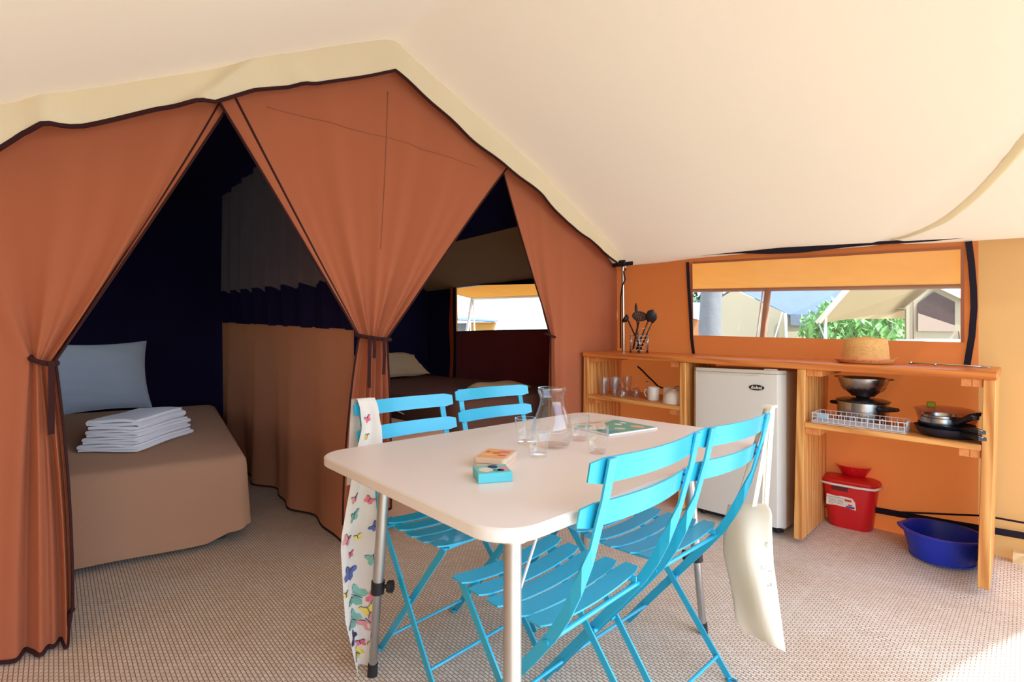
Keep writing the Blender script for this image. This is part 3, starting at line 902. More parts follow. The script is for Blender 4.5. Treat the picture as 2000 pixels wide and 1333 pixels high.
for (tp, ft, kn) in legs:
    a = t_local((tp[0], tp[1], TZ - 0.027)); b = t_local((ft[0], ft[1], 0.0))
    m_ = a.lerp(b, 0.60)
    lg = MB().tube([a, m_], 0.0165, 14).build('leg', M_GALV, tab, 'auto')
    MB().tube([a.lerp(b, 0.58), a.lerp(b, 0.955)], 0.0130, 14).build('inner_tube', M_STEEL, lg, 'auto')
    MB().tube([a.lerp(b, 0.945), a.lerp(b, 0.998)], 0.0155, 12).build('rubber_foot', M_RUBBER, lg, 'auto')
    d = (b - a).normalized()
    cb = MB().tube([a.lerp(b, 0.575), a.lerp(b, 0.628)], 0.0205, 14).build('clamp', M_BLACK, lg, 'auto')
    # wing knob
    side = Vector((math.cos(-TYAW), math.sin(-TYAW), 0)) * (1 if kn <= 0 else -1)
    k0 = a.lerp(b, 0.60)
    MB().tube([k0 + side * 0.015, k0 + side * 0.026, k0 + side * 0.03, k0 + side * 0.046, k0 + side * 0.05],
              [0.006, 0.006, 0.017, 0.019, 0.012], 12).build('knob', M_BLACK, lg, 'auto')
    # thin wire brace to the underside of the top
    inn = Vector((-0.11 if a.x > 0 else 0.11, -a.y * 0.08, 0))
    e = Vector((a.x, a.y, TZ - 0.028)) + inn
    MB().tube([a.lerp(b, 0.20), e], 0.0028, 6).build('brace', M_WIRE, tab)
    MB().tube([Vector((a.x, a.y, TZ - 0.0335)), Vector((a.x, a.y, TZ - 0.0265))], 0.03, 16).build('leg_socket', M_GALV, tab, 'auto')

# ================================================================ FOLDING CHAIRS
def make_chair(name, label, group, M):
    t = thing(name, label, 'chair', M=M, group=group)
    def bent(L, w, th, bend, zfun, axis_f, nseg=14, tilt=0.0, updown=False):
        """a slat across the chair; for seat slats bend is a sag, for rails a bow to the back"""
        rows_c, dw, dt, ws = [], [], [], []
        for i in range(nseg + 1):
            y = lerp(-L / 2, L / 2, i / nseg); q = (2 * y / L) ** 2
            e = (L / 2 - abs(y))
            wloc = w if e > 0.012 else w * (0.72 + 0.28 * math.sqrt(max(0, 1 - (1 - e / 0.012) ** 2)))
            if updown:
                rows_c.append((axis_f - bend * (1 - q), y, zfun))
                dw.append((math.sin(tilt), 0, math.cos(tilt))); dt.append((math.cos(tilt), -2 * bend * 2 * y / (L / 2) ** 2 * 0.5, -math.sin(tilt)))
            else:
                rows_c.append((axis_f, y, zfun - bend * (1 - q)))
                dw.append((math.cos(tilt), 0, math.sin(tilt))); dt.append((-math.sin(tilt), 0, math.cos(tilt)))
            ws.append(wloc)
        return MB().sweep(rows_c, dw, dt, ws, th)
    # back rails
    bent(0.424, 0.050, 0.004, 0.030, 0.802, -0.270, tilt=-0.18, updown=True).build('back_rail', M_CYAN, t, 'auto')
    bent(0.424, 0.050, 0.004, 0.028, 0.714, -0.246, tilt=-0.22, updown=True).build('back_rail', M_CYAN, t, 'auto')
    # seat slats on two bearers
    for k in range(5):
        f = lerp(0.142, -0.112, k / 4)
        zf = 0.462 - 0.012 * math.sin(PI * (k + 0.6) / 5)
        bent(0.372, 0.052, 0.004, 0.016, zf, f, tilt=0.02 * (2 - k)).build('seat_slat', M_CYAN, t, 'auto')
    for sy in (-1, 1):
        y = sy * 0.145
        pts = [(lerp(0.165, -0.150, k / 8), y, 0.450 - 0.012 * math.sin(PI * k / 8) - 0.002) for k in range(9)]
        MB().sweep(pts, [(0, 0, 1)] * 9, [(0, 1, 0)] * 9, 0.014, 0.004).build('seat_bearer', M_CYAN, t)
        # long bar: back upright that runs on to the front foot; its flat side twists under the lower rail
        prof = [(0.205, 0.004), (0.150, 0.075), (0.06, 0.185), (-0.035, 0.30), (-0.105, 0.385), (-0.152, 0.445), (-0.186, 0.50), (-0.212, 0.555),
                (-0.232, 0.612), (-0.246, 0.655), (-0.258, 0.70), (-0.272, 0.75), (-0.288, 0.826)]
        pts, dw, dt = [], [], []
        for i, (f, z) in enumerate(prof):
            a = prof[max(0, i - 1)]; b = prof[min(len(prof) - 1, i + 1)]
            d = Vector((b[0] - a[0], 0, b[1] - a[1])).normalized(); nrm = Vector((d.z, 0, -d.x))
            k = smooth((z - 0.53) / 0.13)
            yy = Vector((0, 1, 0))
            wd = (nrm * (1 - k) + yy * k).normalized(); td = wd.cross(d)
            off = -0.004 if z > 0.6 else 0.0
            pts.append((f + off * k * 1.5, sy * lerp(0.197, 0.172, smooth(z / 0.5)), z)); dw.append(wd); dt.append(td)
        MB().sweep(pts, dw, dt, 0.024, 0.005).build('upright', M_CYAN, t)
        # short leg: from the front of the seat to the rear foot
        pts = [(0.158, sy * 0.160, 0.442), (-0.185, sy * 0.160, 0.010)]
        d = Vector((-0.343, 0, -0.432)).normalized(); nrm = Vector((d.z, 0, -d.x))
        lg = MB().sweep(pts, [nrm] * 2, [(0, 1, 0)] * 2, 0.021, 0.005).build('leg', M_CYAN, t)
        MB().tube([(-0.185 - 0.016 + 0.016 * math.cos(a), sy * 0.160 , 0.008 + 0.0) if False else (-0.196 + 0.014 * math.cos(a), sy * 0.160 + 0.010 * math.sin(a), 0.0055) for a in [2 * PI * k / 12 for k in range(12)]], 0.0045, 6, closed=True).build('foot_loop', M_CYAN, lg, True)
    # rods across
    for (f, z, hw_, r) in ((-0.140, 0.428, 0.180, 0.0055), (0.150, 0.437, 0.160, 0.005), (0.125, 0.094, 0.190, 0.005), (-0.150, 0.060, 0.160, 0.005)):
        MB().tube([(f, -hw_, z), (f, hw_, z)], r, 8).build('cross_rod', M_CYAN, t, 'auto')
    for sy in (-1, 1):
        MB().lathe([(0.0, -0.008), (0.007, -0.008), (0.007, 0.008), (0.0, 0.008)], 10, RT((0.0, sy * 0.178, 0.245), 0, PI / 2)).build('pivot', M_CYAN, t, 'auto')
        for (f, z) in ((-0.2845, 0.812), (-0.281, 0.792), (-0.261, 0.724), (-0.257, 0.704)):
            MB().lathe([(0.003, -0.0075), (0.003, 0.0), (0.0, 0.001)], 8, RT((f - 0.004, sy * 0.172, z), 0, 0, -PI / 2)).build('rivet', M_CYAN, t)
    return t
CH = [(0.0985, 1.203, 2.346), (0.418, 1.508, 2.305), (-0.195, 1.608, -0.776), (0.096, 2.004, -0.850)]
labels = ['turquoise slatted folding chair nearest the camera, on the near side of the table',
          'turquoise slatted folding chair with a cotton tote bag hung on its back',
          'turquoise slatted folding chair with a butterfly scarf over its backrest',
          'turquoise slatted folding chair on the far side of the table, behind the carafe']
GC = 'four turquoise folding chairs round the table'
ch0 = make_chair('folding_chair', labels[0], GC, RT((CH[0][0], CH[0][1], 0), CH[0][2]))
for k in range(1, 4):
    dup(ch0, RT((CH[k][0], CH[k][1], 0), CH[k][2]), labels[k], GC)
def CP(k, f, l, z):
    return RT((CH[k][0], CH[k][1], 0), CH[k][2]) @ Vector((f, l, z))

# ================================================================ ON THE TABLE
def glass_lathe(prof, n, wall=0.002):
    """an open vessel: outer profile up, rim, inner profile down"""
    inner = [(max(0.0, r - wall), z + (wall * 2.5 if i == 0 else 0.0)) for i, (r, z) in enumerate(prof)]
    return prof, inner
def vessel(name, label, cat, M, prof, mat, n=32, wall=0.0022, group=None, base=0.006):
    pr_ = [(0.0, prof[0][1])] + list(prof)
    inn = [(max(r - wall, 0.001), z) for r, z in prof[1:]][::-1]
    inn = inn + [(max(0.001, prof[0][0] - wall), prof[0][1] + base), (0.0, prof[0][1] + base)]
    mb = MB(); mb.lathe(pr_ + inn, n, closed=True)
    o = mb.build(name, mat, None, 'auto')
    o.matrix_world = M
    return tag(o, label, cat, group)
cp = on_plane(1078, 873, TZ)
car = vessel('carafe', 'clear glass water carafe with a narrow neck and flared rim', 'carafe', RT((cp.x, cp.y, TZ + 0.0005)),
             [(0.040, 0), (0.052, 0.006), (0.060, 0.028), (0.0615, 0.045), (0.057, 0.070), (0.047, 0.098), (0.0385, 0.122), (0.0355, 0.138), (0.0365, 0.152), (0.0415, 0.162), (0.0425, 0.168), (0.0415, 0.177)], M_GLASS, 40, wall=0.003)
tum_lab = ['clear tumbler in front of the carafe, nearest the card boxes', 'clear tumbler behind the carafe, on its left side',
           'clear tumbler to the right of the carafe, nearest the chair backs', 'clear tumbler behind the carafe, beside the magazine']
def tumbler_mesh():
    """faceted lower half, plain rim"""
    n = 36; rows = []
    prof = [(0.0, 0), (0.022, 0), (0.0255, 0.003), (0.028, 0.02), (0.0300, 0.036), (0.0315, 0.042), (0.0325, 0.072), (0.0322, 0.080)]
    for i, (r, z) in enumerate(prof):
        rows.append([((r * (1 - (0.05 if (k % 4 == 0 and 1 < i < 5) else 0))) * math.cos(2*PI*k/n), (r * (1 - (0.05 if (k % 4 == 0 and 1 < i < 5) else 0))) * math.sin(2*PI*k/n), z) for k in range(n)])
    for (r, z) in [(0.0305, 0.080), (0.0303, 0.045), (0.0265, 0.02), (0.024, 0.010), (0.0, 0.009)]:
        rows.append([(r * math.cos(2*PI*k/n), r * math.sin(2*PI*k/n), z) for k in range(n)])
    mb = MB(); mb.grid(rows, closed=True); return mb
tum = None
for k, (px, py) in enumerate(((1050, 893), (1026, 868), (1166, 886), (1131, 861))):
    p = on_plane(px, py, TZ)
    if tum is None:
        tum = tumbler_mesh().build('tumbler', M_GLASS, None, 'auto'); o = tum
    else:
        o = tum.copy(); COL.objects.link(o)
    o.matrix_world = RT((p.x, p.y, TZ + 0.0005), 0.3 * k)
    tag(o, tum_lab[k], 'glass', 'clear tumblers round the carafe')

def on_table_quad(p_front_l, p_front_r):
    a = on_plane(*p_front_l, TZ); b = on_plane(*p_front_r, TZ)
    return a, b
# orange picture tin
a, b = on_table_quad((924, 913), (986, 918))
yaw = math.atan2(b.y - a.y, b.x - a.x); w = (b - a).length
tin = thing('picture_tin', 'small orange and cream picture tin on the table', 'tin', (a.x, a.y, TZ + 0.0005), yaw)
M_TIN = flat('cream_tin', 222, 196, 170, 0.35)
mb = MB(); mb.prism([(x + w/2, y + 0.055) for x, y in rrect(w/2, 0.055, 0.012)], 0, 0.010); mb.build('tin_base', M_TIN, tin, 'auto')
mb = MB(); mb.prism([(x + w/2, y + 0.055) for x, y in rrect(w/2 + 0.001, 0.056, 0.012)], 0.0115, 0.024); lid = mb.build('lid', M_TIN, tin, 'auto')
mb = MB(); mb.prism([(x + w/2, y + 0.055) for x, y in rrect(w/2 - 0.0005, 0.0545, 0.012)], 0.010, 0.0115); mb.build('lid_gap', flat('tin_shadow_line', 120, 60, 44), tin)
mb = MB(); mb.prism([(x + w/2, y + 0.055) for x, y in rrect(w/2 - 0.006, 0.049, 0.008)], 0.024, 0.0244); mb.build('picture', flat('tin_orange', 232, 160, 90, 0.4), lid)
for (x, y, rx, ry, c) in ((0.5, 0.55, 0.012, 0.010, (206, 110, 50)), (0.3, 0.35, 0.02, 0.006, (240, 200, 120)), (0.7, 0.7, 0.016, 0.008, (216, 96, 120)), (0.35, 0.8, 0.014, 0.006, (224, 190, 90)), (0.75, 0.35, 0.012, 0.006, (200, 80, 60)), (0.2, 0.62, 0.006, 0.006, (150, 90, 60))):
    MB().prism([(x * w + rx * math.cos(q), y * 0.11 + ry * math.sin(q)) for q in [2*PI*k/12 for k in range(12)]], 0.0244, 0.0247).build('picture_patch', flat('tin_patch_%d' % c[1], *c), lid)
# turquoise card box
a, b = on_table_quad((934, 946), (1001, 941))
yaw = math.atan2(b.y - a.y, b.x - a.x); w = (b - a).length
box_ = thing('card_game_box', 'small turquoise card game box in front of the tin', 'box', (a.x, a.y, TZ + 0.0005), yaw)
MB().box(0, w, 0, 0.072, 0, 0.021, bev=0.0008).build('carton', flat('turquoise_card', 92, 200, 214, 0.45), box_)
MB().box(0.001, w - 0.001, 0.002, 0.071, 0.021, 0.0213).build('top_print', flat('teal_print', 120, 196, 188, 0.45), box_)
for (x, y, rx, ry, c) in ((0.30, 0.45, 0.017, 0.018, (226, 214, 200)), (0.56, 0.75, 0.012, 0.014, (24, 48, 96)), (0.84, 0.5, 0.010, 0.018, (206, 150, 170)), (0.72, 0.28, 0.008, 0.010, (70, 60, 80)), (0.6, 0.3, 0.009, 0.012, (60, 150, 150))):
    MB().prism([(x * w + rx * math.cos(q), y * 0.072 + ry * math.sin(q)) for q in [2*PI*k/14 for k in range(14)]], 0.0213, 0.0216).build('print_patch', flat('box_patch_%d' % c[0], *c), box_)
# magazine
q = [on_plane(x, y, TZ) for x, y in ((1190, 853), (1284, 839), (1236, 822), (1142, 834))]
ux = (q[1] - q[0]); L = ux.length; yaw = math.atan2(ux.y, ux.x)
mag = thing('magazine', 'magazine with a green and cream cover lying at the far end of the table', 'magazine', (q[0].x, q[0].y, TZ + 0.0005), yaw)
D = 0.225
MB().box(0, L, 0, D, 0, 0.006, bev=0.001).build('pages', M_PAPER, mag)
mb = MB(); mb.prism([(0.001, 0.001), (L - 0.001, 0.001), (L - 0.001, D - 0.001), (0.001, D - 0.001)], 0.006, 0.0064); cov = mb.build('cover', flat('cover_cream', 226, 206, 186, 0.4), mag)
mb = MB(); mb.prism([(0.002, 0.002), (L - 0.002, 0.002), (L - 0.002, D * 0.92), (L * 0.62, D * 0.78), (L * 0.3, D * 0.36), (0.002, D * 0.42)], 0.0064, 0.0066); mb.build('cover_print', flat('cover_green', 104, 172, 152, 0.4), cov)
for (x, y, rx, ry, c) in ((0.80, 0.22, 0.022, 0.03, (226, 170, 140)), (0.45, 0.25, 0.02, 0.02, (214, 196, 176)), (0.15, 0.12, 0.03, 0.014, (80, 150, 170)), (0.7, 0.55, 0.012, 0.016, (232, 226, 214)), (0.86, 0.6, 0.012, 0.014, (210, 224, 214)), (0.1, 0.3, 0.014, 0.01, (60, 90, 80)), (0.12, 0.72, 0.035, 0.026, (116, 180, 150)), (0.3, 0.92, 0.045, 0.006, (230, 140, 120)), (0.5, 0.86, 0.03, 0.005, (206, 120, 100))):
    MB().prism([(x * L + rx * math.cos(a_), y * D + ry * math.sin(a_)) for a_ in [2*PI*k/12 for k in range(12)]], 0.0066, 0.0068).build('cover_patch', flat('mag_patch_%d_%d' % (c[0], c[2]), *c), cov)

# ================================================================ SCARF AND TOTE BAG
# scarf over the back rail of the left rear chair
def scarf_pt(u, v):
    """u across 0..1, v down from the rail 0..1 (front side)"""
    zt = 0.838; z = lerp(zt, 0.012, v)
    wd = interp([0, 0.10, 0.22, 0.5, 0.8, 1.0], [0.066, 0.070, 0.105, 0.150, 0.135, 0.085], v)
    lc = interp([0, 0.12, 0.3, 0.55, 0.8, 1.0], [-0.168, -0.170, -0.195, -0.232, -0.240, -0.238], v)
    f = interp([0, 0.03, 0.12, 0.4, 0.7, 1.0], [-0.268, -0.248, -0.228, -0.205, -0.175, -0.135], v)
    f += (0.010 + 0.012 * v) * math.sin(u * 9 + 2 * v) * min(1, v * 6)
    return CP(2, f, lc + (u - 0.5) * wd, z)
sc = thing('scarf', 'white scarf printed with butterflies hanging over a chair back', 'scarf', (CP(2, -0.2, -0.23, 0).x, CP(2, -0.2, -0.23, 0).y, 0))
mb = MB()
rows = []
for j in range(13):        # the short end behind the rail
    v = 1 - j / 12
    rows.append([CP(2, -0.312 - 0.01 * v + 0.004 * math.sin(u * 9), -0.168 + (u - 0.5) * lerp(0.064, 0.09, v), 0.836 - 0.30 * v) for u in [k / 10 for k in range(11)]])
for j in range(61): rows.append([scarf_pt(k / 10, j / 60) for k in range(11)])
mb.grid(rows)
scl = mb.build('cloth', M_SCARF, sc, True, world=True)
BF = {'blue': flat('butterfly_blue', 92, 108, 172), 'mint': flat('butterfly_mint', 128, 182, 164), 'pink': flat('butterfly_pink', 232, 110, 130), 'yellow': flat('butterfly_yellow', 236, 212, 90), 'coral': flat('butterfly_coral', 226, 150, 150), 'navy': flat('butterfly_navy', 48, 52, 92)}
def butterfly(u, v, size, rot, c):
    wing = [(0, 0.05), (0.25, 0.5), (0.6, 0.62), (0.72, 0.35), (0.5, 0.05), (0.62, -0.22), (0.42, -0.52), (0.15, -0.4), (0, -0.1)]
    def P(x, y):
        xr, yr = x * math.cos(rot) - y * math.sin(rot), x * math.sin(rot) + y * math.cos(rot)
        e = 0.002
        vv = v - yr * size / 0.82; wd = interp([0, 0.10, 0.22, 0.5, 0.8, 1.0], [0.066, 0.070, 0.105, 0.150, 0.135, 0.085], max(0, min(1, vv)))
        uu = max(0.02, min(0.98, u + xr * size / wd))
        vv = max(0.012, min(0.99, vv))
        p = scarf_pt(uu, vv)
        d = (Vector((0, 0, CAMZ)) - p); nr = (RT((0, 0, 0), CH[2][2]) @ Vector((1, 0, 0.1))).normalized()
        return p + nr * 0.0025
    mb = MB()
    for sg in (-1, 1):
        pts = [P(sg * x, y) for x, y in wing]
        mb.add(pts, [tuple(range(len(pts)))] if sg > 0 else [tuple(range(len(pts) - 1, -1, -1))])
    o = mb.build('butterfly_print', BF[c], scl)
    inv = PM[sc.name].inverted()
    for vt in o.data.vertices: vt.co = inv @ vt.co
    mb = MB(); mb.tube([P(0, 0.45), P(0, 0), P(0, -0.35)], 0.0012, 4)
    for sg in (-1, 1): mb.tube([P(sg * 0.1, 0.3), P(sg * 0.45, 0.56), P(sg * 0.70, 0.5)], 0.0011, 4)
    b = mb.build('butterfly_outline', BF['navy'], scl)
    for vt in b.data.vertices: vt.co = inv @ vt.co
bl = [(0.35, 0.08, .016, .3, 'pink'), (0.3, 0.15, .015, -.2, 'yellow'), (0.3, 0.235, .022, .6, 'pink'), (0.75, 0.225, .02, 1.2, 'blue'),
      (0.2, 0.38, .018, .2, 'coral'), (0.62, 0.40, .016, -.6, 'pink'), (0.3, 0.45, .024, .1, 'mint'), (0.14, 0.525, .022, -.5, 'coral'), (0.75, 0.50, .018, .9, 'blue'),
      (0.47, 0.535, .014, .3, 'yellow'), (0.3, 0.59, .015, 0, 'pink'), (0.22, 0.655, .032, -.4, 'blue'), (0.75, 0.62, .026, .2, 'mint'), (0.86, 0.70, .018, 1., 'coral'),
      (0.06, 0.715, .014, 0, 'yellow'), (0.42, 0.75, .034, 1.1, 'mint'), (0.7, 0.765, .024, -.7, 'pink'), (0.6, 0.80, .02, .4, 'yellow'), (0.30, 0.83, .03, .9, 'mint'), (0.62, 0.845, .03, .7, 'coral'),
      (0.9, 0.83, .02, .2, 'blue'), (0.2, 0.89, .022, .8, 'navy'), (0.75, 0.905, .026, 1.2, 'yellow'), (0.4, 0.92, .014, .2, 'pink'), (0.3, 0.955, .02, .9, 'yellow'), (0.75, 0.975, .016, 0, 'pink')]
for q in bl: butterfly(q[0], q[1], q[2] * 1.25, *q[3:])

# tote bag on the right end of the other chair's top rail
bagc = CP(1, -0.30, -0.2, 0)
bg = thing('tote_bag', 'off-white cotton tote bag hanging from a turquoise chair back', 'bag', (bagc.x, bagc.y, 0))
hk = CP(1, -0.287, -0.200, 0.832)
Yb = 1.455
def bag_pt(px, py, dy): 
    p = at(px, py, Yb + dy); return p
rows = []
left_x = [(985, 1422), (1030, 1413), (1080, 1412), (1150, 1428), (1210, 1436), (1248, 1460)]
right_x = [(985, 1498), (1000, 1508), (1040, 1508), (1100, 1511), (1180, 1522), (1276, 1535)]
nb = 22
for j in range(26):
    k = j / 25
    yl = lerp(986, 1236, k); yr = lerp(984, 1275, k)
    xl = interp([p[0] for p in left_x], [p[1] for p in left_x], yl); xr = interp([p[0] for p in right_x], [p[1] for p in right_x], yr)
    row = []
    for i in range(nb):
        a = 2 * PI * i / nb
        m_ = 0.5 + 0.5 * math.cos(a)
        x = lerp(xr, xl, m_); y = lerp(yr, yl, m_)
        thick = 0.036 * smooth(k * 3 + 0.25) * (1 - 0.8 * smooth((k - 0.75) / 0.25))
        dy = -math.sin(a) * thick + 0.02 * math.sin(m_ * 7 + k * 2.5) * smooth(k * 2 + 0.2) + (m_ - 0.4) * 0.10
        row.append(bag_pt(x, y, dy))
    rows.append(row)
mb = MB(); mb.grid(rows, closed=True)
mb.f.append(tuple(len(mb.v) - nb + i for i in range(nb)))
bagm = mb.build('bag_body', M_COTTON, bg, True, world=True)
def strap_band(p0, p1, p2, p3, w=0.022):
    pts = []
    for k in range(13):
        q = k / 12
        pts.append(p0 * (1-q)**3 + p1 * 3*q*(1-q)**2 + p2 * 3*q*q*(1-q) + p3 * q**3)
    return MB().sweep(pts, [Vector((1, 0.4, 0))] * 13, [Vector((-0.4, 1, 0))] * 13, w, 0.002)
for (xa, xb, dy) in ((1440, 1492, 0.045), (1473, 1496, -0.02)):
    p0 = bag_pt(xa, 990, dy); p3 = bag_pt(xb, 990, dy * 0.6)
    up = hk + Vector((0.004 if dy < 0 else -0.002, -0.01 if dy < 0 else 0.012, 0.012))
    strap_band(p0, p0.lerp(up, 0.5), up.lerp(p0, 0.15), up, 0.018).build('handle', M_COTTON, bg, world=True)
    strap_band(up, up.lerp(p3, 0.15), p3.lerp(up, 0.5), p3, 0.018).build('handle', M_COTTON, bg, world=True)
MB().box(-0.014, 0.014, -0.022, 0.022, -0.004, 0.004, RT((hk.x, hk.y, hk.z + 0.012), CH[1][2])).build('handle_top', M_COTTON, bg, world=True)
# grey print: a ring with a bent mark and small dots
mg = flat('grey_print', 190, 196, 196)
def bag_print(mb): return mb.build('bag_print', mg, bg, world=True)
def front_of(px, py):
    best = None
    for r in rows:
        for p in r:
            qx = 1000 + FPX * p.x / p.y; qy = 666.5 - FPX * (p.z - CAMZ) / p.y
            d = (qx - px) ** 2 + (qy - py) ** 2
            if p.y < Yb + 0.05 and (best is None or d < best[0]): best = (d, p.y)
    return at(px, py, best[1] - 0.006)
def dot(px, py, r, rx=0.8):
    return [front_of(px + r * rx * math.cos(a), py + r * math.sin(a)) for a in [2 * PI * k / 18 for k in range(18)]]
bag_print(MB().tube(dot(1495, 1113, 10), 0.0012, 5, closed=True))
bag_print(MB().tube([front_of(1503, 1104), front_of(1492, 1112), front_of(1500, 1120), front_of(1508, 1116)], 0.0012, 5))
bag_print(MB().tube(dot(1504, 1143, 4), 0.0014, 5, closed=True))
bag_print(MB().tube(dot(1500, 1065, 4), 0.0012, 5, closed=True))

# ================================================================ ON THE WORKTOP
WT = SH_H
# tent pole with a strap buckle at the corner
pole = thing('tent_pole', 'steel tent pole standing at the back corner of the worktop', 'pole', M=on_shelf(0.075, 0.40, WT + 0.0005))
MB().tube([(0, 0, 0), (-0.015, 0, 0.70)], 0.0125, 12).build('tube', M_STEEL, pole, 'auto')
MB().tube([(0.002, -0.012, 0.62), (0.02, -0.02, 0.55), (-0.008, -0.018, 0.50), (-0.022, -0.015, 0.42), (-0.026, -0.008, 0.2), (-0.022, -0.006, 0.02)], 0.005, 6).build('cord', M_STRAP, pole, True)
MB().box(-0.10, 0.09, -0.03, -0.015, 0.655, 0.685, bev=0.006).build('strap', M_STRAP, pole, 'auto')
MB().box(-0.03, 0.03, -0.045, -0.028, 0.665, 0.70, bev=0.004).build('buckle', M_BLACK, pole, 'auto')
# utensil holder
uh = thing('utensil_holder', 'round wire utensil holder at the left end of the worktop', 'utensil holder', M=on_shelf(0.305, 0.25, WT + 0.0005))
R_ = 0.068
for z in (0.02, 0.045, 0.070, 0.095, 0.120):
    MB().tube([(R_ * math.cos(a), R_ * math.sin(a), z) for a in [2*PI*k/28 for k in range(28)]], 0.0022, 6, closed=True).build('ring', M_STEEL, uh, True)
for k in range(6):
    a = 2 * PI * k / 6 + 0.1
    w_ = MB().tube([(R_ * math.cos(a), R_ * math.sin(a), 0.008), (R_ * math.cos(a), R_ * math.sin(a), 0.155 if k % 2 == 0 else 0.125)], 0.003, 6).build('upright_wire', M_STEEL, uh, True)
    MB().lathe([(0, 0), (0.006, 0.001), (0.006, 0.010), (0, 0.012)], 8, RT((R_ * math.cos(a), R_ * math.sin(a), 0))).build('foot', M_BLACK, w_, True)
MB().lathe([(0.0, 0.018), (R_ - 0.002, 0.018), (R_ - 0.002, 0.02), (0, 0.02)], 20).build('base', M_STEEL, uh, 'auto')
MB().tube([(0.02, -R_, 0.12), (0.03, -R_, 0.155), (0.055, -R_ + 0.02, 0.172), (0.075, -R_ + 0.03, 0.178)], 0.0018, 6).build('hook_wire', M_STEEL, uh, True)
def utensil(name, label, base, tip, builder):
    """base and tip are in the holder's frame"""
    d = (Vector(tip) - Vector(base)); L_ = d.length
    q = d.to_track_quat('Z', 'Y').to_matrix().to_4x4()
    M = on_shelf(0.305, 0.25, WT + 0.0005) @ Matrix.Translation(Vector(base)) @ q
    t = thing(name, label, 'utensil', M=M, group='black kitchen utensils in the holder')
    view = q.inverted() @ Vector((0.5, -0.78, 0.40)).normalized()      # faces the open side of the tent
    builder(t, L_, view, math.atan2(-view.x, view.y))
def b_ladle(t, L, view, rz):
    MB().tube([(0, 0, 0), (0, 0, L * 0.8)], [0.007, 0.005], 8).build('handle', M_BLACK, t, True)
    MB().lathe([(0, 0), (0.018, 0.004), (0.030, 0.018), (0.034, 0.034), (0.031, 0.033), (0.026, 0.018), (0, 0.006)], 18, RT((0.0, 0, L * 0.8), 0, 0.4, 0.5), closed=True).build('bowl', M_BLACK, t, True)
def b_handle(t, L, view, rz):
    MB().tube([(0, 0, 0), (0, 0, L * 0.62)], 0.003, 8).build('shaft', M_BLACK, t, True)
    MB().tube([(0, 0, L * 0.6), (0, 0, L * 0.65), (0, 0, L * 0.9), (0, 0, L)], [0.006, 0.011, 0.011, 0.004], 10).build('handle', M_BLACK, t, True)
def b_skimmer(t, L, view, rz):
    MB().sweep([(0, 0, 0), (0, 0, L * 0.7)], [(1, 0, 0)] * 2, [(0, 1, 0)] * 2, 0.017, 0.008).build('handle', M_BLACK, t)
    mb = MB()
    Mx = Matrix.Translation((0, 0, L * 0.7 + 0.036)) @ view.to_track_quat('Z', 'Y').to_matrix().to_4x4()
    mb.lathe([(0, -0.006), (0.030, -0.004), (0.052, 0.001), (0.055, 0.005), (0.050, 0.004), (0.03, 0.0), (0, -0.002)], 26, Mx, closed=True, sy=0.72)
    head = mb.build('disc', M_BLACK, t, True)
    mh = flat('skimmer_holes', 170, 90, 50)
    for ring_, n_ in ((0.0, 1), (0.016, 6), (0.031, 11)):
        for k in range(n_):
            a = 2 * PI * k / n_
            MB().lathe([(0, 0.0015), (0.0032, 0.0015), (0.0032, 0.006), (0, 0.006)], 8, Mx @ RT((ring_ * math.cos(a), ring_ * math.sin(a) * 0.72, 0.0))).build('hole', mh, head)
def b_spoon(t, L, view, rz):
    MB().tube([(0, 0, 0), (0, 0, L * 0.66)], [0.007, 0.005], 8).build('handle', M_BLACK, t, True)
    MB().lathe([(0, -0.05), (0.022, -0.03), (0.032, 0.0), (0.030, 0.028), (0, 0.052)], 14, RT((0, 0, L * 0.82), rz), sy=0.3).build('blade', M_BLACK, t, True)
def b_fork(t, L, view, rz):
    MB().tube([(0, 0, 0), (0, 0, L * 0.68)], [0.007, 0.004], 8).build('handle', M_BLACK, t, True)
    MB().lathe([(0, -0.045), (0.012, -0.03), (0.020, 0.0), (0.018, 0.02), (0, 0.04)], 12, RT((0, 0, L * 0.84), rz), sy=0.35).build('head', M_BLACK, t, True)
utensil('soup_ladle', 'black soup ladle leaning left out of the wire holder', (0.02, 0.0, 0.024), (-0.11, -0.02, 0.285), b_ladle)
utensil('kitchen_utensil', 'black-handled utensil standing upright in the wire holder', (-0.015, 0.02, 0.024), (-0.05, 0.03, 0.36), b_handle)
utensil('skimmer', 'black skimmer with an oval perforated head in the wire holder', (-0.035, -0.02, 0.024), (0.02, -0.01, 0.31), b_skimmer)
utensil('serving_spoon', 'black serving spoon leaning right out of the wire holder', (-0.02, 0.0, 0.024), (0.115, -0.005, 0.315), b_spoon)
utensil('slotted_turner', 'black turner behind the serving spoon in the wire holder', (0.0, 0.02, 0.024), (0.125, 0.02, 0.29), b_fork)
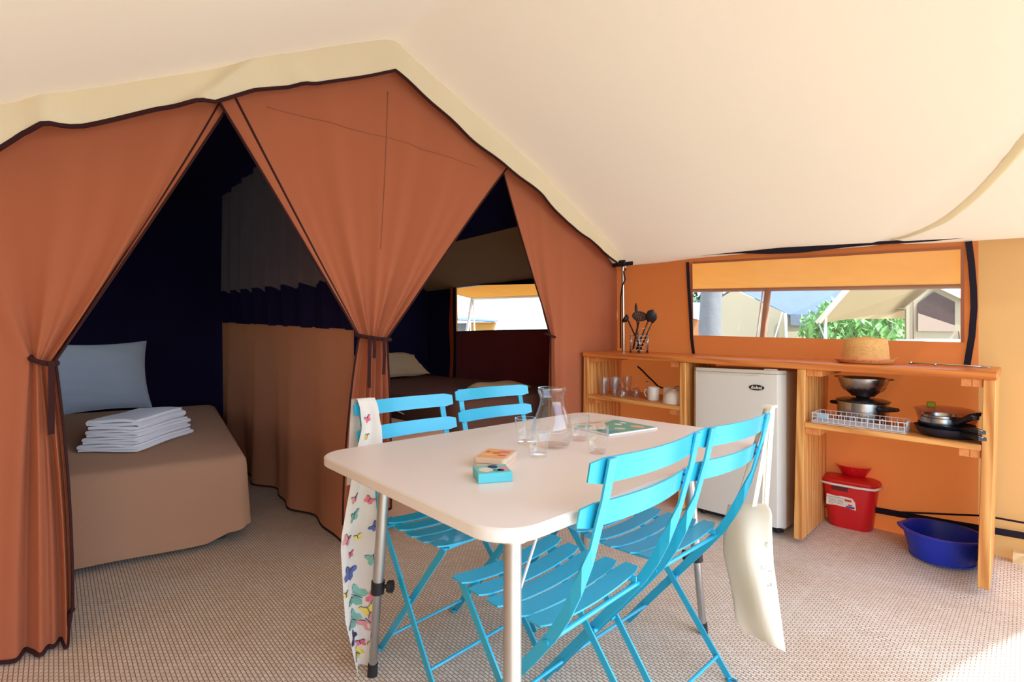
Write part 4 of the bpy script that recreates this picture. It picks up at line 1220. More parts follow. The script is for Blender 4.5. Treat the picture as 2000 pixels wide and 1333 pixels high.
# straw hat
hat = thing('straw_hat', 'woven straw trilby hat with a salmon band on the worktop', 'hat', M=on_shelf(1.655, 0.215, WT + 0.0008, 0.25))
mb = MB(); rows = []
prof = [(0.134, 0.020), (0.122, 0.008), (0.112, 0.003), (0.104, 0.004), (0.101, 0.03), (0.096, 0.08), (0.091, 0.118), (0.078, 0.132)]
nn = 40
for (r, z) in prof:
    rows.append([(r * math.cos(a) * (1.0), r * math.sin(a) * 0.86, z + (0.014 * max(0, math.cos(a)) ** 3 if r > 0.115 else 0) - (0.006 * abs(math.sin(a)) if z > 0.1 else 0)) for a in [2*PI*k/nn for k in range(nn)]])
for (r, z) in [(0.052, 0.126), (0.022, 0.114), (0.0, 0.112)]:
    rows.append([(r * math.cos(a), r * math.sin(a) * 0.8, z + 0.010 * (abs(math.sin(a)) ** 2) * (r > 0.01)) for a in [2*PI*k/nn for k in range(nn)]])
mb.grid(rows, closed=True)
inner = [[(p[0] * 0.97, p[1] * 0.97, max(0.0, p[2] - 0.003)) for p in r] for r in rows]
mb.grid([r[::-1] for r in inner], closed=True)
mb.grid([rows[0][::-1], inner[0][::-1]], closed=True)
mb.build('straw', M_STRAW, hat, True)
mb = MB(); mb.grid([[(r * math.cos(a), r * math.sin(a) * 0.86, z) for a in [2*PI*k/nn for k in range(nn)]] for r, z in ((0.1045, 0.006), (0.1052, 0.008), (0.1036, 0.026), (0.1020, 0.027))], closed=True)
mb.build('hat_band', M_PINK, hat, True)
MB().box(-0.008, 0.008, -0.003, 0.003, 0.006, 0.028, RT((-0.03, -0.090, 0)), bev=0.002).build('bow', M_PINK, hat)
# metal tongs at the right end
tg = thing('tongs', 'thin steel tongs lying at the right end of the worktop', 'tongs', M=on_shelf(1.965, 0.27, WT + 0.0008, -0.10))
for (dy, x1) in ((0.0, 0.135), (0.030, 0.120)):
    MB().tube([(-0.14, dy * 0.2 + 0.012, 0.006), (-0.06, dy * 0.6 + 0.005, 0.008), (0.05, dy, 0.007), (x1, dy + 0.002, 0.005)], 0.0035, 8).build('arm', M_STEEL, tg, True)
MB().tube([(0.135 + 0.014 * math.cos(a), 0.0 + 0.010 * math.sin(a), 0.005) for a in [2*PI*k/14 for k in range(14)]], 0.0028, 6, closed=True).build('loop', M_STEEL, tg, True)
MB().lathe([(0, 0), (0.007, 0.001), (0.007, 0.014), (0, 0.016)], 10, RT((-0.14, 0.014, 0))).build('joint', M_STEEL, tg, True)
MB().lathe([(0, 0), (0.005, 0.001), (0.005, 0.01), (0, 0.011)], 10, RT((-0.04, -0.012, 0))).build('rivet', M_STEEL, tg, True)

# ================================================================ ON THE SHELVES
SZ = 0.648
# tall ribbed glasses, left bay
def tall_glass():
    n = 40; rows = []
    for i, (r, z) in enumerate([(0.0, 0), (0.022, 0), (0.0235, 0.004), (0.026, 0.05), (0.0335, 0.062), (0.0345, 0.12), (0.034, 0.125)]):
        rows.append([(r * (1 - (0.05 if (k % 2 and 1 < i < 6) else 0)) * math.cos(2*PI*k/n), r * (1 - (0.05 if (k % 2 and 1 < i < 6) else 0)) * math.sin(2*PI*k/n), z) for k in range(n)])
    for (r, z) in [(0.032, 0.125), (0.0315, 0.065), (0.0235, 0.05), (0.021, 0.010), (0, 0.009)]:
        rows.append([(r * math.cos(2*PI*k/n), r * math.sin(2*PI*k/n), z) for k in range(n)])
    mb = MB(); mb.grid(rows, closed=True); return mb
M_GLASS2 = clear_mat('ribbed_glass', (0.93, 0.94, 0.95, 1), 1.75, 0.06, haze=0.015, edge=1.0)
proto = None
gl = ['tall ribbed glass at the front left of the small shelf', 'tall ribbed glass second from the left on the small shelf',
      'tall ribbed glass behind the front pair on the small shelf', 'rearmost tall ribbed glass on the small shelf']
for k, (u, v) in enumerate(((0.125, 0.09), (0.195, 0.12), (0.150, 0.20), (0.180, 0.30))):
    if proto is None: proto = tall_glass().build('tall_glass', M_GLASS2, None, 'auto'); o = proto
    else: o = proto.copy(); COL.objects.link(o)
    o.matrix_world = on_shelf(u, v, SZ + 0.0005, 0.2 * k); tag(o, gl[k], 'glass', 'tall ribbed glasses on the small shelf')
stem_prof = [(0.0, 0.0), (0.030, 0.0), (0.030, 0.002), (0.008, 0.006), (0.005, 0.014), (0.006, 0.036), (0.016, 0.042), (0.030, 0.056), (0.034, 0.078), (0.030, 0.105),
             (0.0285, 0.105), (0.032, 0.078), (0.028, 0.058), (0.014, 0.046), (0.0, 0.045)]
proto = None
gl = ['upturned stemmed wine glass in front, next to the tall glasses', 'upturned stemmed wine glass in the middle of the row',
      'upturned stemmed wine glass behind, nearest the white mugs']
for k, (u, v) in enumerate(((0.285, 0.08), (0.335, 0.17), (0.385, 0.25))):
    if proto is None:
        proto = MB().lathe([(r, 0.105 - z) for r, z in stem_prof], 28, closed=True).build('wine_glass', M_GLASS2, None, 'auto'); o = proto
    else: o = proto.copy(); COL.objects.link(o)
    o.matrix_world = on_shelf(u, v, SZ + 0.0005); tag(o, gl[k], 'glass', 'upturned wine glasses on the small shelf')
# mugs and bowls
def mug(label, u, v, rz):
    t = thing('mug', label, 'mug', M=on_shelf(u, v, SZ + 0.0005, rz), group='white mugs on the small shelf')
    MB().lathe([(0, 0), (0.036, 0), (0.0385, 0.003), (0.0395, 0.085), (0.038, 0.088), (0.0365, 0.085), (0.0355, 0.008), (0, 0.006)], 32, closed=True).build('cup', M_WHITEC, t, 'auto')
    MB().tube([(-0.038, 0, 0.072), (-0.056, 0, 0.068), (-0.064, 0, 0.046), (-0.056, 0, 0.024), (-0.038, 0, 0.018)], 0.005, 8).build('handle', M_WHITEC, t, True)
mug('white mug at the front with its handle to the left', 0.505, 0.115, 0.15)
mug('white mug behind, between the front mug and the bowls', 0.592, 0.165, 2.6)
mug('rearmost white mug, mostly hidden by the bowls', 0.61, 0.29, 2.0)
bw = thing('bowl', 'lower white bowl turned upside down on the small shelf', 'bowl', M=on_shelf(0.665, 0.095, SZ + 0.0005), group='upturned white bowls')
bp_ = [(0.070, 0), (0.069, 0.012), (0.058, 0.040), (0.036, 0.060), (0.022, 0.062), (0.0, 0.062), (0, 0.057), (0.03, 0.055), (0.052, 0.037), (0.065, 0.010), (0.067, 0.0)]
MB().lathe(bp_ + [bp_[0]], 32, closed=True).build('shell', M_WHITEC, bw, 'auto')
MB().tube([(0.0695 * math.cos(a), 0.0695 * math.sin(a), 0.002) for a in [2*PI*k/32 for k in range(32)]], 0.002, 6, closed=True).build('rim', M_WHITEC, bw, True)
bw2 = thing('bowl', 'upper white bowl nested over the other upturned bowl', 'bowl', M=on_shelf(0.665, 0.095, SZ + 0.0185), group='upturned white bowls')
MB().lathe([(r * 1.0, z * 1.05 + 0.001) for r, z in bp_ + [bp_[0]]], 32, closed=True).build('shell', M_WHITEC, bw2, 'auto')
MB().lathe([(0.020, 0.0662), (0.024, 0.0662), (0.024, 0.071), (0.020, 0.071), (0.020, 0.0662)], 24, closed=True).build('foot_ring', M_WHITEC, bw2, 'auto')
# black cable on the wall behind the mugs
mb = MB(); mb.tube([W(0.185, 0.005, 0.84), W(0.225, 0.012, 0.815), W(0.27, 0.012, 0.775), W(0.32, 0.010, 0.735), W(0.36, 0.010, 0.70), W(0.40, 0.012, 0.69)], 0.0065, 8)
tag(mb.build('power_cable', M_BLACK, None, True), 'black power cable against the tent wall behind the mugs', 'cable')

# right bay: stockpot with colander, dish rack, glass dish, saucepans, frying pans
pot = thing('stockpot', 'wide steel stockpot with black lid and side handles on the right shelf', 'pot', M=on_shelf(1.635, 0.292, SZ + 0.0005))
MB().lathe([(0, 0), (0.105, 0), (0.112, 0.006), (0.113, 0.100), (0.117, 0.103), (0.113, 0.106), (0.110, 0.10), (0.108, 0.01), (0, 0.008)], 40, closed=True).build('body', M_STEEL, pot, 'auto')
MB().lathe([(0, 0.122), (0.05, 0.121), (0.10, 0.115), (0.119, 0.109), (0.120, 0.1065), (0.11, 0.1065), (0, 0.117)], 40, closed=True).build('lid', pmat('dark_lid', srgb(80, 80, 88), 0.2, 0.9), pot, 'auto')
MB().lathe([(0, 0), (0.03, 0), (0.032, 0.004), (0.02, 0.008), (0, 0.008)], 20, RT((0, 0, 0.1225))).build('lid_knob', M_BLACK, pot, 'auto')
for a in (-0.5, PI - 0.5):
    h = MB().box(0.108, 0.165, -0.045, 0.045, 0.070, 0.088, RT((0, 0, 0), a), bev=0.008).build('side_handle', M_BLACK, pot, 'auto')
    for y in (-0.02, 0.012):
        MB().lathe([(0, 0), (0.004, 0), (0.004, 0.002), (0, 0.003)], 8, RT((0, 0, 0), a) @ RT((0.166, y, 0.079), 0, 0, PI / 2)).build('rivet', M_STEEL, h)
col_ = thing('colander', 'steel colander resting on the stockpot lid', 'colander', M=on_shelf(1.635, 0.290, SZ + 0.1325))
hole_m = flat('colander_hole', 40, 34, 34)
MB().lathe([(0, 0.004), (0.045, 0.004), (0.045, 0.0), (0.052, 0.0), (0.056, 0.006), (0.082, 0.028), (0.104, 0.062), (0.113, 0.092), (0.121, 0.094), (0.121, 0.0965), (0.112, 0.095), (0.102, 0.064), (0.08, 0.031), (0.05, 0.010), (0, 0.008)], 44, closed=True).build('bowl', M_STEEL, col_, 'auto')
hs = MB()
for (rr, zz, n_) in ((0.0905, 0.038, 22), (0.0965, 0.047, 24), (0.0845, 0.0305, 20)):
    for k in range(n_):
        a = 2 * PI * k / n_
        hs.lathe([(0, -0.0005), (0.0022, -0.0005), (0.0022, 0.0022), (0, 0.0025)], 6, RT((rr * math.cos(a), rr * math.sin(a), zz), a, 0, PI / 2 + 0.6))
h_ = hs.build('perforations', hole_m, col_); h_['kind'] = 'stuff'
for a in (-0.2, PI - 0.2):
    MB().tube([(0.118 * math.cos(a + q) * (1.0 + 0.14 * math.cos(q / 0.35 * PI / 2)), 0.118 * math.sin(a + q) * (1.0 + 0.14 * math.cos(q / 0.35 * PI / 2)), 0.094) for q in [-0.35 + 0.7 * k / 10 for k in range(11)]], 0.003, 6).build('handle', M_STEEL, col_, True)
# wire dish rack
rk = thing('dish_rack', 'low white wire dish rack at the front of the right shelf', 'dish rack', M=on_shelf(1.468, 0.012, SZ + 0.0005))
rl, rd, rh = 0.385, 0.155, 0.052
MB().box(0.0, rl, 0.0, rd, 0.0, 0.005, bev=0.002).build('tray', flat('tray_beige', 214, 196, 176), rk)
for z in (0.010, 0.032, rh):
    MB().tube([(0.003, 0.003, z), (rl - 0.003, 0.003, z), (rl - 0.003, rd - 0.003, z), (0.003, rd - 0.003, z)], 0.0018, 6, closed=True).build('rim_wire', M_WIRE, rk)
for k in range(17):
    x = lerp(0.006, rl - 0.006, k / 16)
    MB().tube([(x, 0.003, rh), (x, 0.003, 0.008), (x, rd - 0.003, 0.008), (x, rd - 0.003, rh)], 0.0014, 5).build('cross_wire', M_WIRE, rk)
for k in range(1, 8):
    y = lerp(0.003, rd - 0.003, k / 8)
    MB().tube([(0.003, y, rh), (0.003, y, 0.010), (rl - 0.003, y, 0.010), (rl - 0.003, y, rh)], 0.0014, 5).build('long_wire', M_WIRE, rk)
for k in range(6):
    x = lerp(0.05, rl - 0.05, k / 5)
    MB().tube([(x, 0.07, 0.01), (x, 0.07, 0.04), (x + 0.006, 0.085, 0.047), (x + 0.006, 0.10, 0.04), (x + 0.006, 0.10, 0.01)], 0.0014, 5).build('plate_wire', M_WIRE, rk)
MB().box(0.03, 0.075, 0.001, 0.004, 0.028, 0.05, bev=0.001).build('clip', flat('clip_blue', 150, 186, 204), rk)
# glass dish with lid and a green clip
gd = thing('glass_dish', 'clear covered dish with a lime green clip behind the pans', 'dish', M=on_shelf(1.965, 0.325, SZ + 0.0005))
M_DISH = clear_mat('amber_plastic', (0.86, 0.74, 0.6, 1), 1.5, 0.08, haze=0.12)
MB().lathe([(0, 0), (0.075, 0), (0.085, 0.006), (0.104, 0.085), (0.106, 0.088), (0.101, 0.086), (0.082, 0.010), (0, 0.006)], 36, closed=True, sx=1.15, sy=0.9).build('bowl', M_DISH, gd, 'auto')
MB().lathe([(0, 0.108), (0.07, 0.107), (0.106, 0.098), (0.111, 0.090), (0.105, 0.0885), (0.07, 0.102), (0, 0.104)], 36, closed=True, sx=1.15, sy=0.9).build('lid', M_DISH, gd, 'auto')
MB().box(-0.016, 0.016, -0.016, 0.016, 0.1085, 0.132, RT((-0.055, -0.035, -0.001), 0.2), bev=0.003).build('clip', flat('lime_clip', 168, 196, 50), gd, 'auto')
# frying pans
def pan(label, u, v, z, R, h, ang, hl, matb, hz):
    t = thing('frying_pan', label, 'frying pan', M=on_shelf(u, v, z), group='two stacked frying pans')
    MB().lathe([(0, 0), (R * 0.72, 0), (R * 0.80, 0.004), (R * 0.96, h * 0.75), (R, h), (R * 1.02, h + 0.002), (R * 0.985, h + 0.002), (R * 0.94, h * 0.75), (R * 0.76, 0.007), (0, 0.005)], 44, closed=True).build('body', matb, t, 'auto')
    d = Vector((math.cos(ang), math.sin(ang), 0)); n_ = Vector((-d.y, d.x, 0))
    pts = [d * (R * 0.97) + Vector((0, 0, h * 0.8)), d * (R + 0.03) + Vector((0, 0, h * 0.8 + hz * 0.4)), d * (R + hl * 0.6) + Vector((0, 0, h * 0.8 + hz)), d * (R + hl) + Vector((0, 0, h * 0.8 + hz * 0.8))]
    hd = MB().sweep(pts, [n_] * 4, [(0, 0, 1)] * 4, [0.020, 0.024, 0.034, 0.028], 0.014).build('handle', M_BLACK, t)
    e = d * (R + hl * 0.9) + Vector((0, 0, h * 0.8 + hz * 0.86 + 0.007))
    MB().tube([e + (d * math.cos(a) * 0.010 + n_ * math.sin(a) * 0.007) for a in [2*PI*k/14 for k in range(14)]], 0.0022, 6, closed=True).build('hanging_ring', M_STEEL, hd, True)
pan('larger dark frying pan at the bottom of the stack, handle to the right', 1.980, 0.125, SZ + 0.0005, 0.115, 0.040, -0.98, 0.115, M_NONSTICK, 0.002)
pan('smaller dark frying pan lying in the larger one', 1.980, 0.128, SZ + 0.0185, 0.100, 0.036, -0.95, 0.115, M_NONSTICK, 0.014)
# saucepans standing in the frying pan
def saucepan(label, u, v, z, R, h, ang, hl):
    t = thing('saucepan', label, 'saucepan', M=on_shelf(u, v, z), group='two nested steel saucepans')
    MB().lathe([(0, 0), (R - 0.004, 0), (R, 0.004), (R, h), (R + 0.003, h + 0.002), (R - 0.001, h + 0.003), (R - 0.003, h), (R - 0.003, 0.006), (0, 0.005)], 36, closed=True).build('body', M_STEEL, t, 'auto')
    d = Vector((math.cos(ang), math.sin(ang), 0)); n_ = Vector((-d.y, d.x, 0))
    pts = [d * (R - 0.001) + Vector((0, 0, h * 0.75)), d * (R + 0.03) + Vector((0, 0, h * 0.75 + 0.012)), d * (R + hl * 0.7) + Vector((0, 0, h * 0.75 + 0.034)), d * (R + hl) + Vector((0, 0, h * 0.75 + 0.042))]
    hd = MB().sweep(pts, [n_] * 4, [(0, 0, 1)] * 4, [0.022, 0.020, 0.028, 0.026], 0.015).build('handle', M_BLACK, t)
    e = d * (R + hl * 0.88) + Vector((0, 0, h * 0.75 + 0.047))
    MB().tube([e + (d * math.cos(a) * 0.009 + n_ * math.sin(a) * 0.007) for a in [2*PI*k/14 for k in range(14)]], 0.002, 6, closed=True).build('hanging_ring', M_STEEL, hd, True)
saucepan('outer steel saucepan standing in the frying pans', 1.960, 0.135, SZ + 0.0255, 0.074, 0.055, -0.78, 0.10)
saucepan('inner steel saucepan nested in the other one', 1.960, 0.135, SZ + 0.034, 0.067, 0.058, -0.55, 0.085)

# ================================================================ ON THE FLOOR UNDER THE SHELF
# mop bucket
bk = thing('mop_bucket', 'red plastic mop bucket with a wringer under the right shelf', 'bucket', M=Matrix.Translation(Vector((*on_plane(1663, 1035, -0.034).xy, -0.022))) @ Matrix.Rotation(YAW_U + 0.06, 4, 'Z'))
def rr_ring(hx, hy, r, z): return [(x, y, z) for x, y in rrect(hx, hy, r, 6)]
hb = 0.262
mb = MB()
outer_r = [rr_ring(0.094, 0.094, 0.045, 0.0), rr_ring(0.098, 0.098, 0.05, 0.004), rr_ring(0.128, 0.120, 0.055, hb), rr_ring(0.137, 0.128, 0.058, hb), rr_ring(0.138, 0.129, 0.058, hb + 0.012)]
inner_r = [rr_ring(0.132, 0.124, 0.055, hb + 0.012), rr_ring(0.124, 0.116, 0.053, hb - 0.01), rr_ring(0.094, 0.094, 0.045, 0.006)]
mb.grid(outer_r + inner_r, closed=True)
nq = len(outer_r[0]); mb.f.append(tuple(range(nq - 1, -1, -1))); mb.f.append(tuple(len(mb.v) - nq + i for i in range(nq)))
mb.build('pail', M_RED, bk, 'auto')
mb = MB()
mb.grid([rr_ring(0.134, 0.126, 0.056, hb + 0.0125), rr_ring(0.130, 0.122, 0.056, hb + 0.022), rr_ring(0.105, 0.100, 0.05, hb + 0.032), rr_ring(0.085, 0.075, 0.05, hb + 0.034)], closed=True)
mb.f.append(tuple(len(mb.v) - nq + i for i in range(nq)))
lidw = mb.build('wringer_lid', M_RED, bk, 'auto')
mb = MB(); mb.lathe([(0.056, hb + 0.035), (0.084, hb + 0.088), (0.087, hb + 0.089), (0.081, hb + 0.084), (0.052, hb + 0.038), (0.0, hb + 0.0375)], 30, RT((0.01, 0.025, 0)), closed=True, sy=0.85)
cone = mb.build('wringer_cup', M_RED, bk, 'auto')
for k in range(12):
    a = 2 * PI * k / 12
    MB().tube([(0.01 + 0.058 * math.cos(a), 0.025 + 0.058 * 0.85 * math.sin(a), hb + 0.042), (0.01 + 0.080 * math.cos(a), 0.025 + 0.080 * 0.85 * math.sin(a), hb + 0.084)], 0.002, 5).build('rib', M_RED, cone, True)
MB().tube([(-0.146, 0.02, hb + 0.004), (-0.145, -0.06, hb + 0.004), (-0.12, -0.128, hb + 0.003), (-0.07, -0.1385, hb + 0.002), (0.06, -0.1385, hb + 0.001), (0.12, -0.128, hb + 0.002), (0.145, -0.05, hb + 0.003)], 0.0065, 8).build('white_handle', flat('white_handle_plastic', 226, 220, 210), bk, True)
MB().box(-0.075, 0.0, -0.1225, -0.116, hb - 0.034, hb - 0.006).build('grip_slot', flat('dark_red_recess', 96, 6, 14), bk)
# sticker with small print
lx = RT((-0.025, -0.1128, 0.165), 0, PI / 2 + 0.085)
lab = MB().prism([(-0.078, -0.024), (-0.074, 0.036), (-0.03, 0.030), (0.0, 0.034), (0.045, 0.030), (0.058, 0.010), (0.062, -0.034), (0.02, -0.026), (-0.03, -0.022), (-0.066, -0.026)], 0, 0.0012, lx).build('sticker', flat('sticker_white', 230, 220, 208), bk)
ms_ = {'g': flat('sticker_green', 60, 110, 70), 'r': flat('sticker_red', 210, 60, 60), 'b': flat('sticker_violet', 86, 80, 150), 'k': flat('sticker_grey', 150, 140, 136)}
def st(x0, x1, y0, y1, c): MB().box(x0, x1, y0, y1, 0.0012, 0.0015, lx).build('sticker_print', ms_[c], lab)
st(-0.072, -0.01, 0.020, 0.0225, 'g'); st(-0.01, 0.04, 0.018, 0.0205, 'g'); st(0.01, 0.042, 0.008, 0.018, 'r'); st(0.015, 0.055, -0.028, -0.016, 'b'); st(0.025, 0.045, -0.014, -0.006, 'r')
for k in range(4): st(-0.066, -0.030, 0.010 - k * 0.007, 0.0125 - k * 0.007, 'k')
for k in range(4): st(-0.026, 0.004, 0.008 - k * 0.007, 0.0105 - k * 0.007, 'k')
for k in range(4): st(-0.064 + k * 0.005, -0.062 + k * 0.005, -0.022, -0.016, 'k')
# basin
bpos = W(1.955, 0.155, -0.012)
bs = thing('wash_basin', 'round blue plastic wash basin under the right shelf', 'basin', M=RT(bpos, YAW_U))
mb = MB()
prof = [(0.0, 0), (0.122, 0), (0.130, 0.006), (0.158, 0.115), (0.161, 0.128), (0.177, 0.131), (0.180, 0.137), (0.176, 0.142), (0.158, 0.141), (0.152, 0.120), (0.125, 0.010), (0, 0.008)]
n_ = 56; rows = []
for (r, z) in [(r_ * 0.92, z_ * 0.95) for r_, z_ in prof]:
    rows.append([((r + (0.005 * max(0, math.cos(2 * a)) ** 6 if r > 0.152 else 0)) * math.cos(a), (r + (0.005 * max(0, math.cos(2 * a)) ** 6 if r > 0.152 else 0)) * math.sin(a), z - (0.008 * max(0, math.cos(2 * a + 0.5)) ** 8 if r > 0.14 else 0)) for a in [2*PI*k/n_ for k in range(n_)]])
mb.grid(rows, closed=True)
mb.build('bowl', M_BLUE, bs, 'auto')
MB().tube([(0.120 * math.cos(a), 0.120 * math.sin(a), 0.005) for a in [2*PI*k/40 for k in range(40)]], 0.0035, 6, closed=True).build('foot_ring', M_BLUE, bs, True)
# kerb plank and small card at the foot of the right wall
WM = Matrix([[U.x, V.x, 0, O.x], [U.y, V.y, 0, O.y], [0, 0, 1, 0], [0, 0, 0, 1]])
kp = thing('kerb_plank', 'pale wooden plank along the foot of the right wall', 'plank', W(2.6, 0, 0.001))
MB().box(2.19, 3.2, -0.03, 0.01, -0.05, 0.055, WM, bev=0.003).build('plank_board', wood_mat('pale_plank', srgb(206, 172, 118), srgb(232, 206, 156), 'X'), kp, world=True)
MB().box(2.31, 2.42, -0.034, -0.031, -0.005, 0.05, WM).build('care_card', M_PAPER, kp, world=True)

# ================================================================ BEDROOMS
def bed(label, s0, s1, t0, t1, zt, mat, zh=0.05, group=None, hemamp=0.012, rot=0.0, tilt=0.0, corner=None):
    """s0 is the foot end"""
    cs, ct = (s0 + s1) / 2, (t0 + t1) / 2
    M = Matrix.Translation(W(cs, ct, 0)) @ Matrix.Rotation(YAW_U + rot, 4, 'Z')
    if corner:
        hx, hy = abs(s1 - s0) / 2, abs(t1 - t0) / 2
        R_ = Matrix.Rotation(YAW_U + rot, 4, 'Z'); M = Matrix.Translation(Vector(corner) - R_ @ Vector((hx, hy, 0))) @ R_
    t = thing('bed', label, 'bed', M=M, group=group)
    hx, hy = abs(s1 - s0) / 2, abs(t1 - t0) / 2
    nq = 14
    def ring(d, z, wav=0.0, r=0.09):
        pts = []
        base = []
        for cx, cy, a0 in ((hx - r, hy - r, 0), (-hx + r, hy - r, PI/2), (-hx + r, -hy + r, PI), (hx - r, -hy + r, 1.5*PI)):
            for k in range(9): base.append((cx, cy, a0 + PI / 2 * k / 8))
        full = []
        corner = [(cx + (r - d) * math.cos(a), cy + (r - d) * math.sin(a), a) for cx, cy, a in base]
        for i in range(len(corner)):
            x0, y0, a = corner[i]; x1, y1, b = corner[(i + 1) % len(corner)]
            n_ = 12 if i % 9 == 8 else 1
            for q in range(n_):
                full.append((lerp(x0, x1, q / n_), lerp(y0, y1, q / n_), a))
        for i, (x, y, a) in enumerate(full):
            o_ = wav * (math.sin(i * 0.9) + 0.6 * math.sin(i * 0.37 + 1))
            pts.append((x + o_ * math.cos(a), y + o_ * math.sin(a), z + (0.02 * math.sin(i * 0.21 + 1.0) if wav > 0.008 else 0) - tilt * x / hx * (1 if z > 0.15 else 0)))
        return pts
    rings = [ring(-0.02, zh, hemamp), ring(-0.012, zh + (zt - zh) * 0.45, 0.005), ring(-0.004, zt - 0.07, 0.001), ring(0.0, zt - 0.035), ring(0.012, zt - 0.012), ring(0.035, zt - 0.001), ring(0.07, zt + 0.002)]
    mb = MB(); mb.grid(rings, closed=True)
    n_ = len(rings[0]); mb.f.append(tuple(len(mb.v) - n_ + i for i in range(n_)))
    mb.build('bedcover', mat, t, 'auto')
    MB().box(-hx + 0.06, hx - 0.06, -hy + 0.06, hy - 0.06, 0.16, zt - 0.15).build('mattress', M_TOWEL, t)
    for sx in (-1, 1):
        for sy in (-1, 1):
            MB().box(sx * (hx - 0.12) - 0.025, sx * (hx - 0.12) + 0.025, sy * (hy - 0.12) - 0.025, sy * (hy - 0.12) + 0.025, 0.0, 0.165).build('leg', M_BLACK, t)
    return t
bed('bed with a taupe cover and a stack of white towels in the left bedroom', -0.53, -2.42, 2.62, 3.95, 0.475, M_BED, rot=-0.13, tilt=0.038, corner=(-1.375, 2.53, 0))
M_BED2 = cloth_mat('dark_brown_bedcover', srgb(104, 70, 60), 0, broad=(3, 0.05), weave=300)
bed('high dark brown bed under the bedroom window behind the chairs', -0.25, -2.62, 0.04, 1.40, 0.640, M_BED2, 0.06)
bed('low single bed with a taupe cover beside the partition in the right bedroom', -0.17, -2.62, 1.50, 2.13, 0.495, M_BED, 0.06)

def pillow(name, label, M, wx, hy, th, mat, seed=0):
    t = thing(name, label, 'pillow', M=M)
    n_, m_ = 34, 28
    def P(i, j, sg):
        a, b = 2 * i / n_ - 1, 2 * j / m_ - 1
        edge = max(0.0, (1 - abs(a) ** 2.6)) ** 0.55 * max(0.0, (1 - abs(b) ** 2.6)) ** 0.55
        pinch = 1 - 0.09 * (1 - abs(a) ** 2) * abs(b) ** 3 
        pinch2 = 1 - 0.09 * (1 - abs(b) ** 2) * abs(a) ** 3
        wr = 0.013 * math.sin(7 * a + 3 * b + seed) * abs(b) ** 2 + 0.008 * math.sin(13 * b + 5 * a * a + seed) * abs(a) + 0.003 * math.sin(21 * b + 4 * a)
        return (a * wx / 2 * pinch2, b * hy / 2 * pinch, sg * (th / 2 * edge) + wr * edge)
    mb = MB()
    mb.grid([[P(i, j, 1) for i in range(n_ + 1)] for j in range(m_ + 1)])
    mb.grid([[P(i, j, -1) for i in range(n_, -1, -1)] for j in range(m_ + 1)])
    mb.build('case', mat, t, True)
    pts = [P(i, 0, 0) for i in range(n_)] + [P(n_, j, 0) for j in range(m_)] + [P(i, m_, 0) for i in range(n_, 0, -1)] + [P(0, j, 0) for j in range(m_, 0, -1)]
    MB().tube(pts, 0.003, 5, closed=True).build('edge_seam', mat, t, True)
    return t
pz = 0.512
pc = W(-2.545, 3.03, pz + 0.255)
pm = Matrix.Translation(pc) @ Matrix.Rotation(YAW_U + PI / 2 + 0.03, 4, 'Z') @ Matrix.Rotation(PI / 2 - 0.26, 4, 'X') @ Matrix.Rotation(0.03, 4, 'Z')
pillow('pillow', 'blue-grey pillow leaning at the head of the left bed', pm, 0.62, 0.54, 0.29, M_PIL1)
pm = Matrix.Translation(W(-2.33, 0.72, 0.79)) @ Matrix.Rotation(YAW_U + PI / 2 - 0.15, 4, 'Z') @ Matrix.Rotation(0.42, 4, 'X')
pillow('pillow', 'beige pillow lying on the high bed below the bedroom window', pm, 0.72, 0.46, 0.17, M_PIL2, 2)

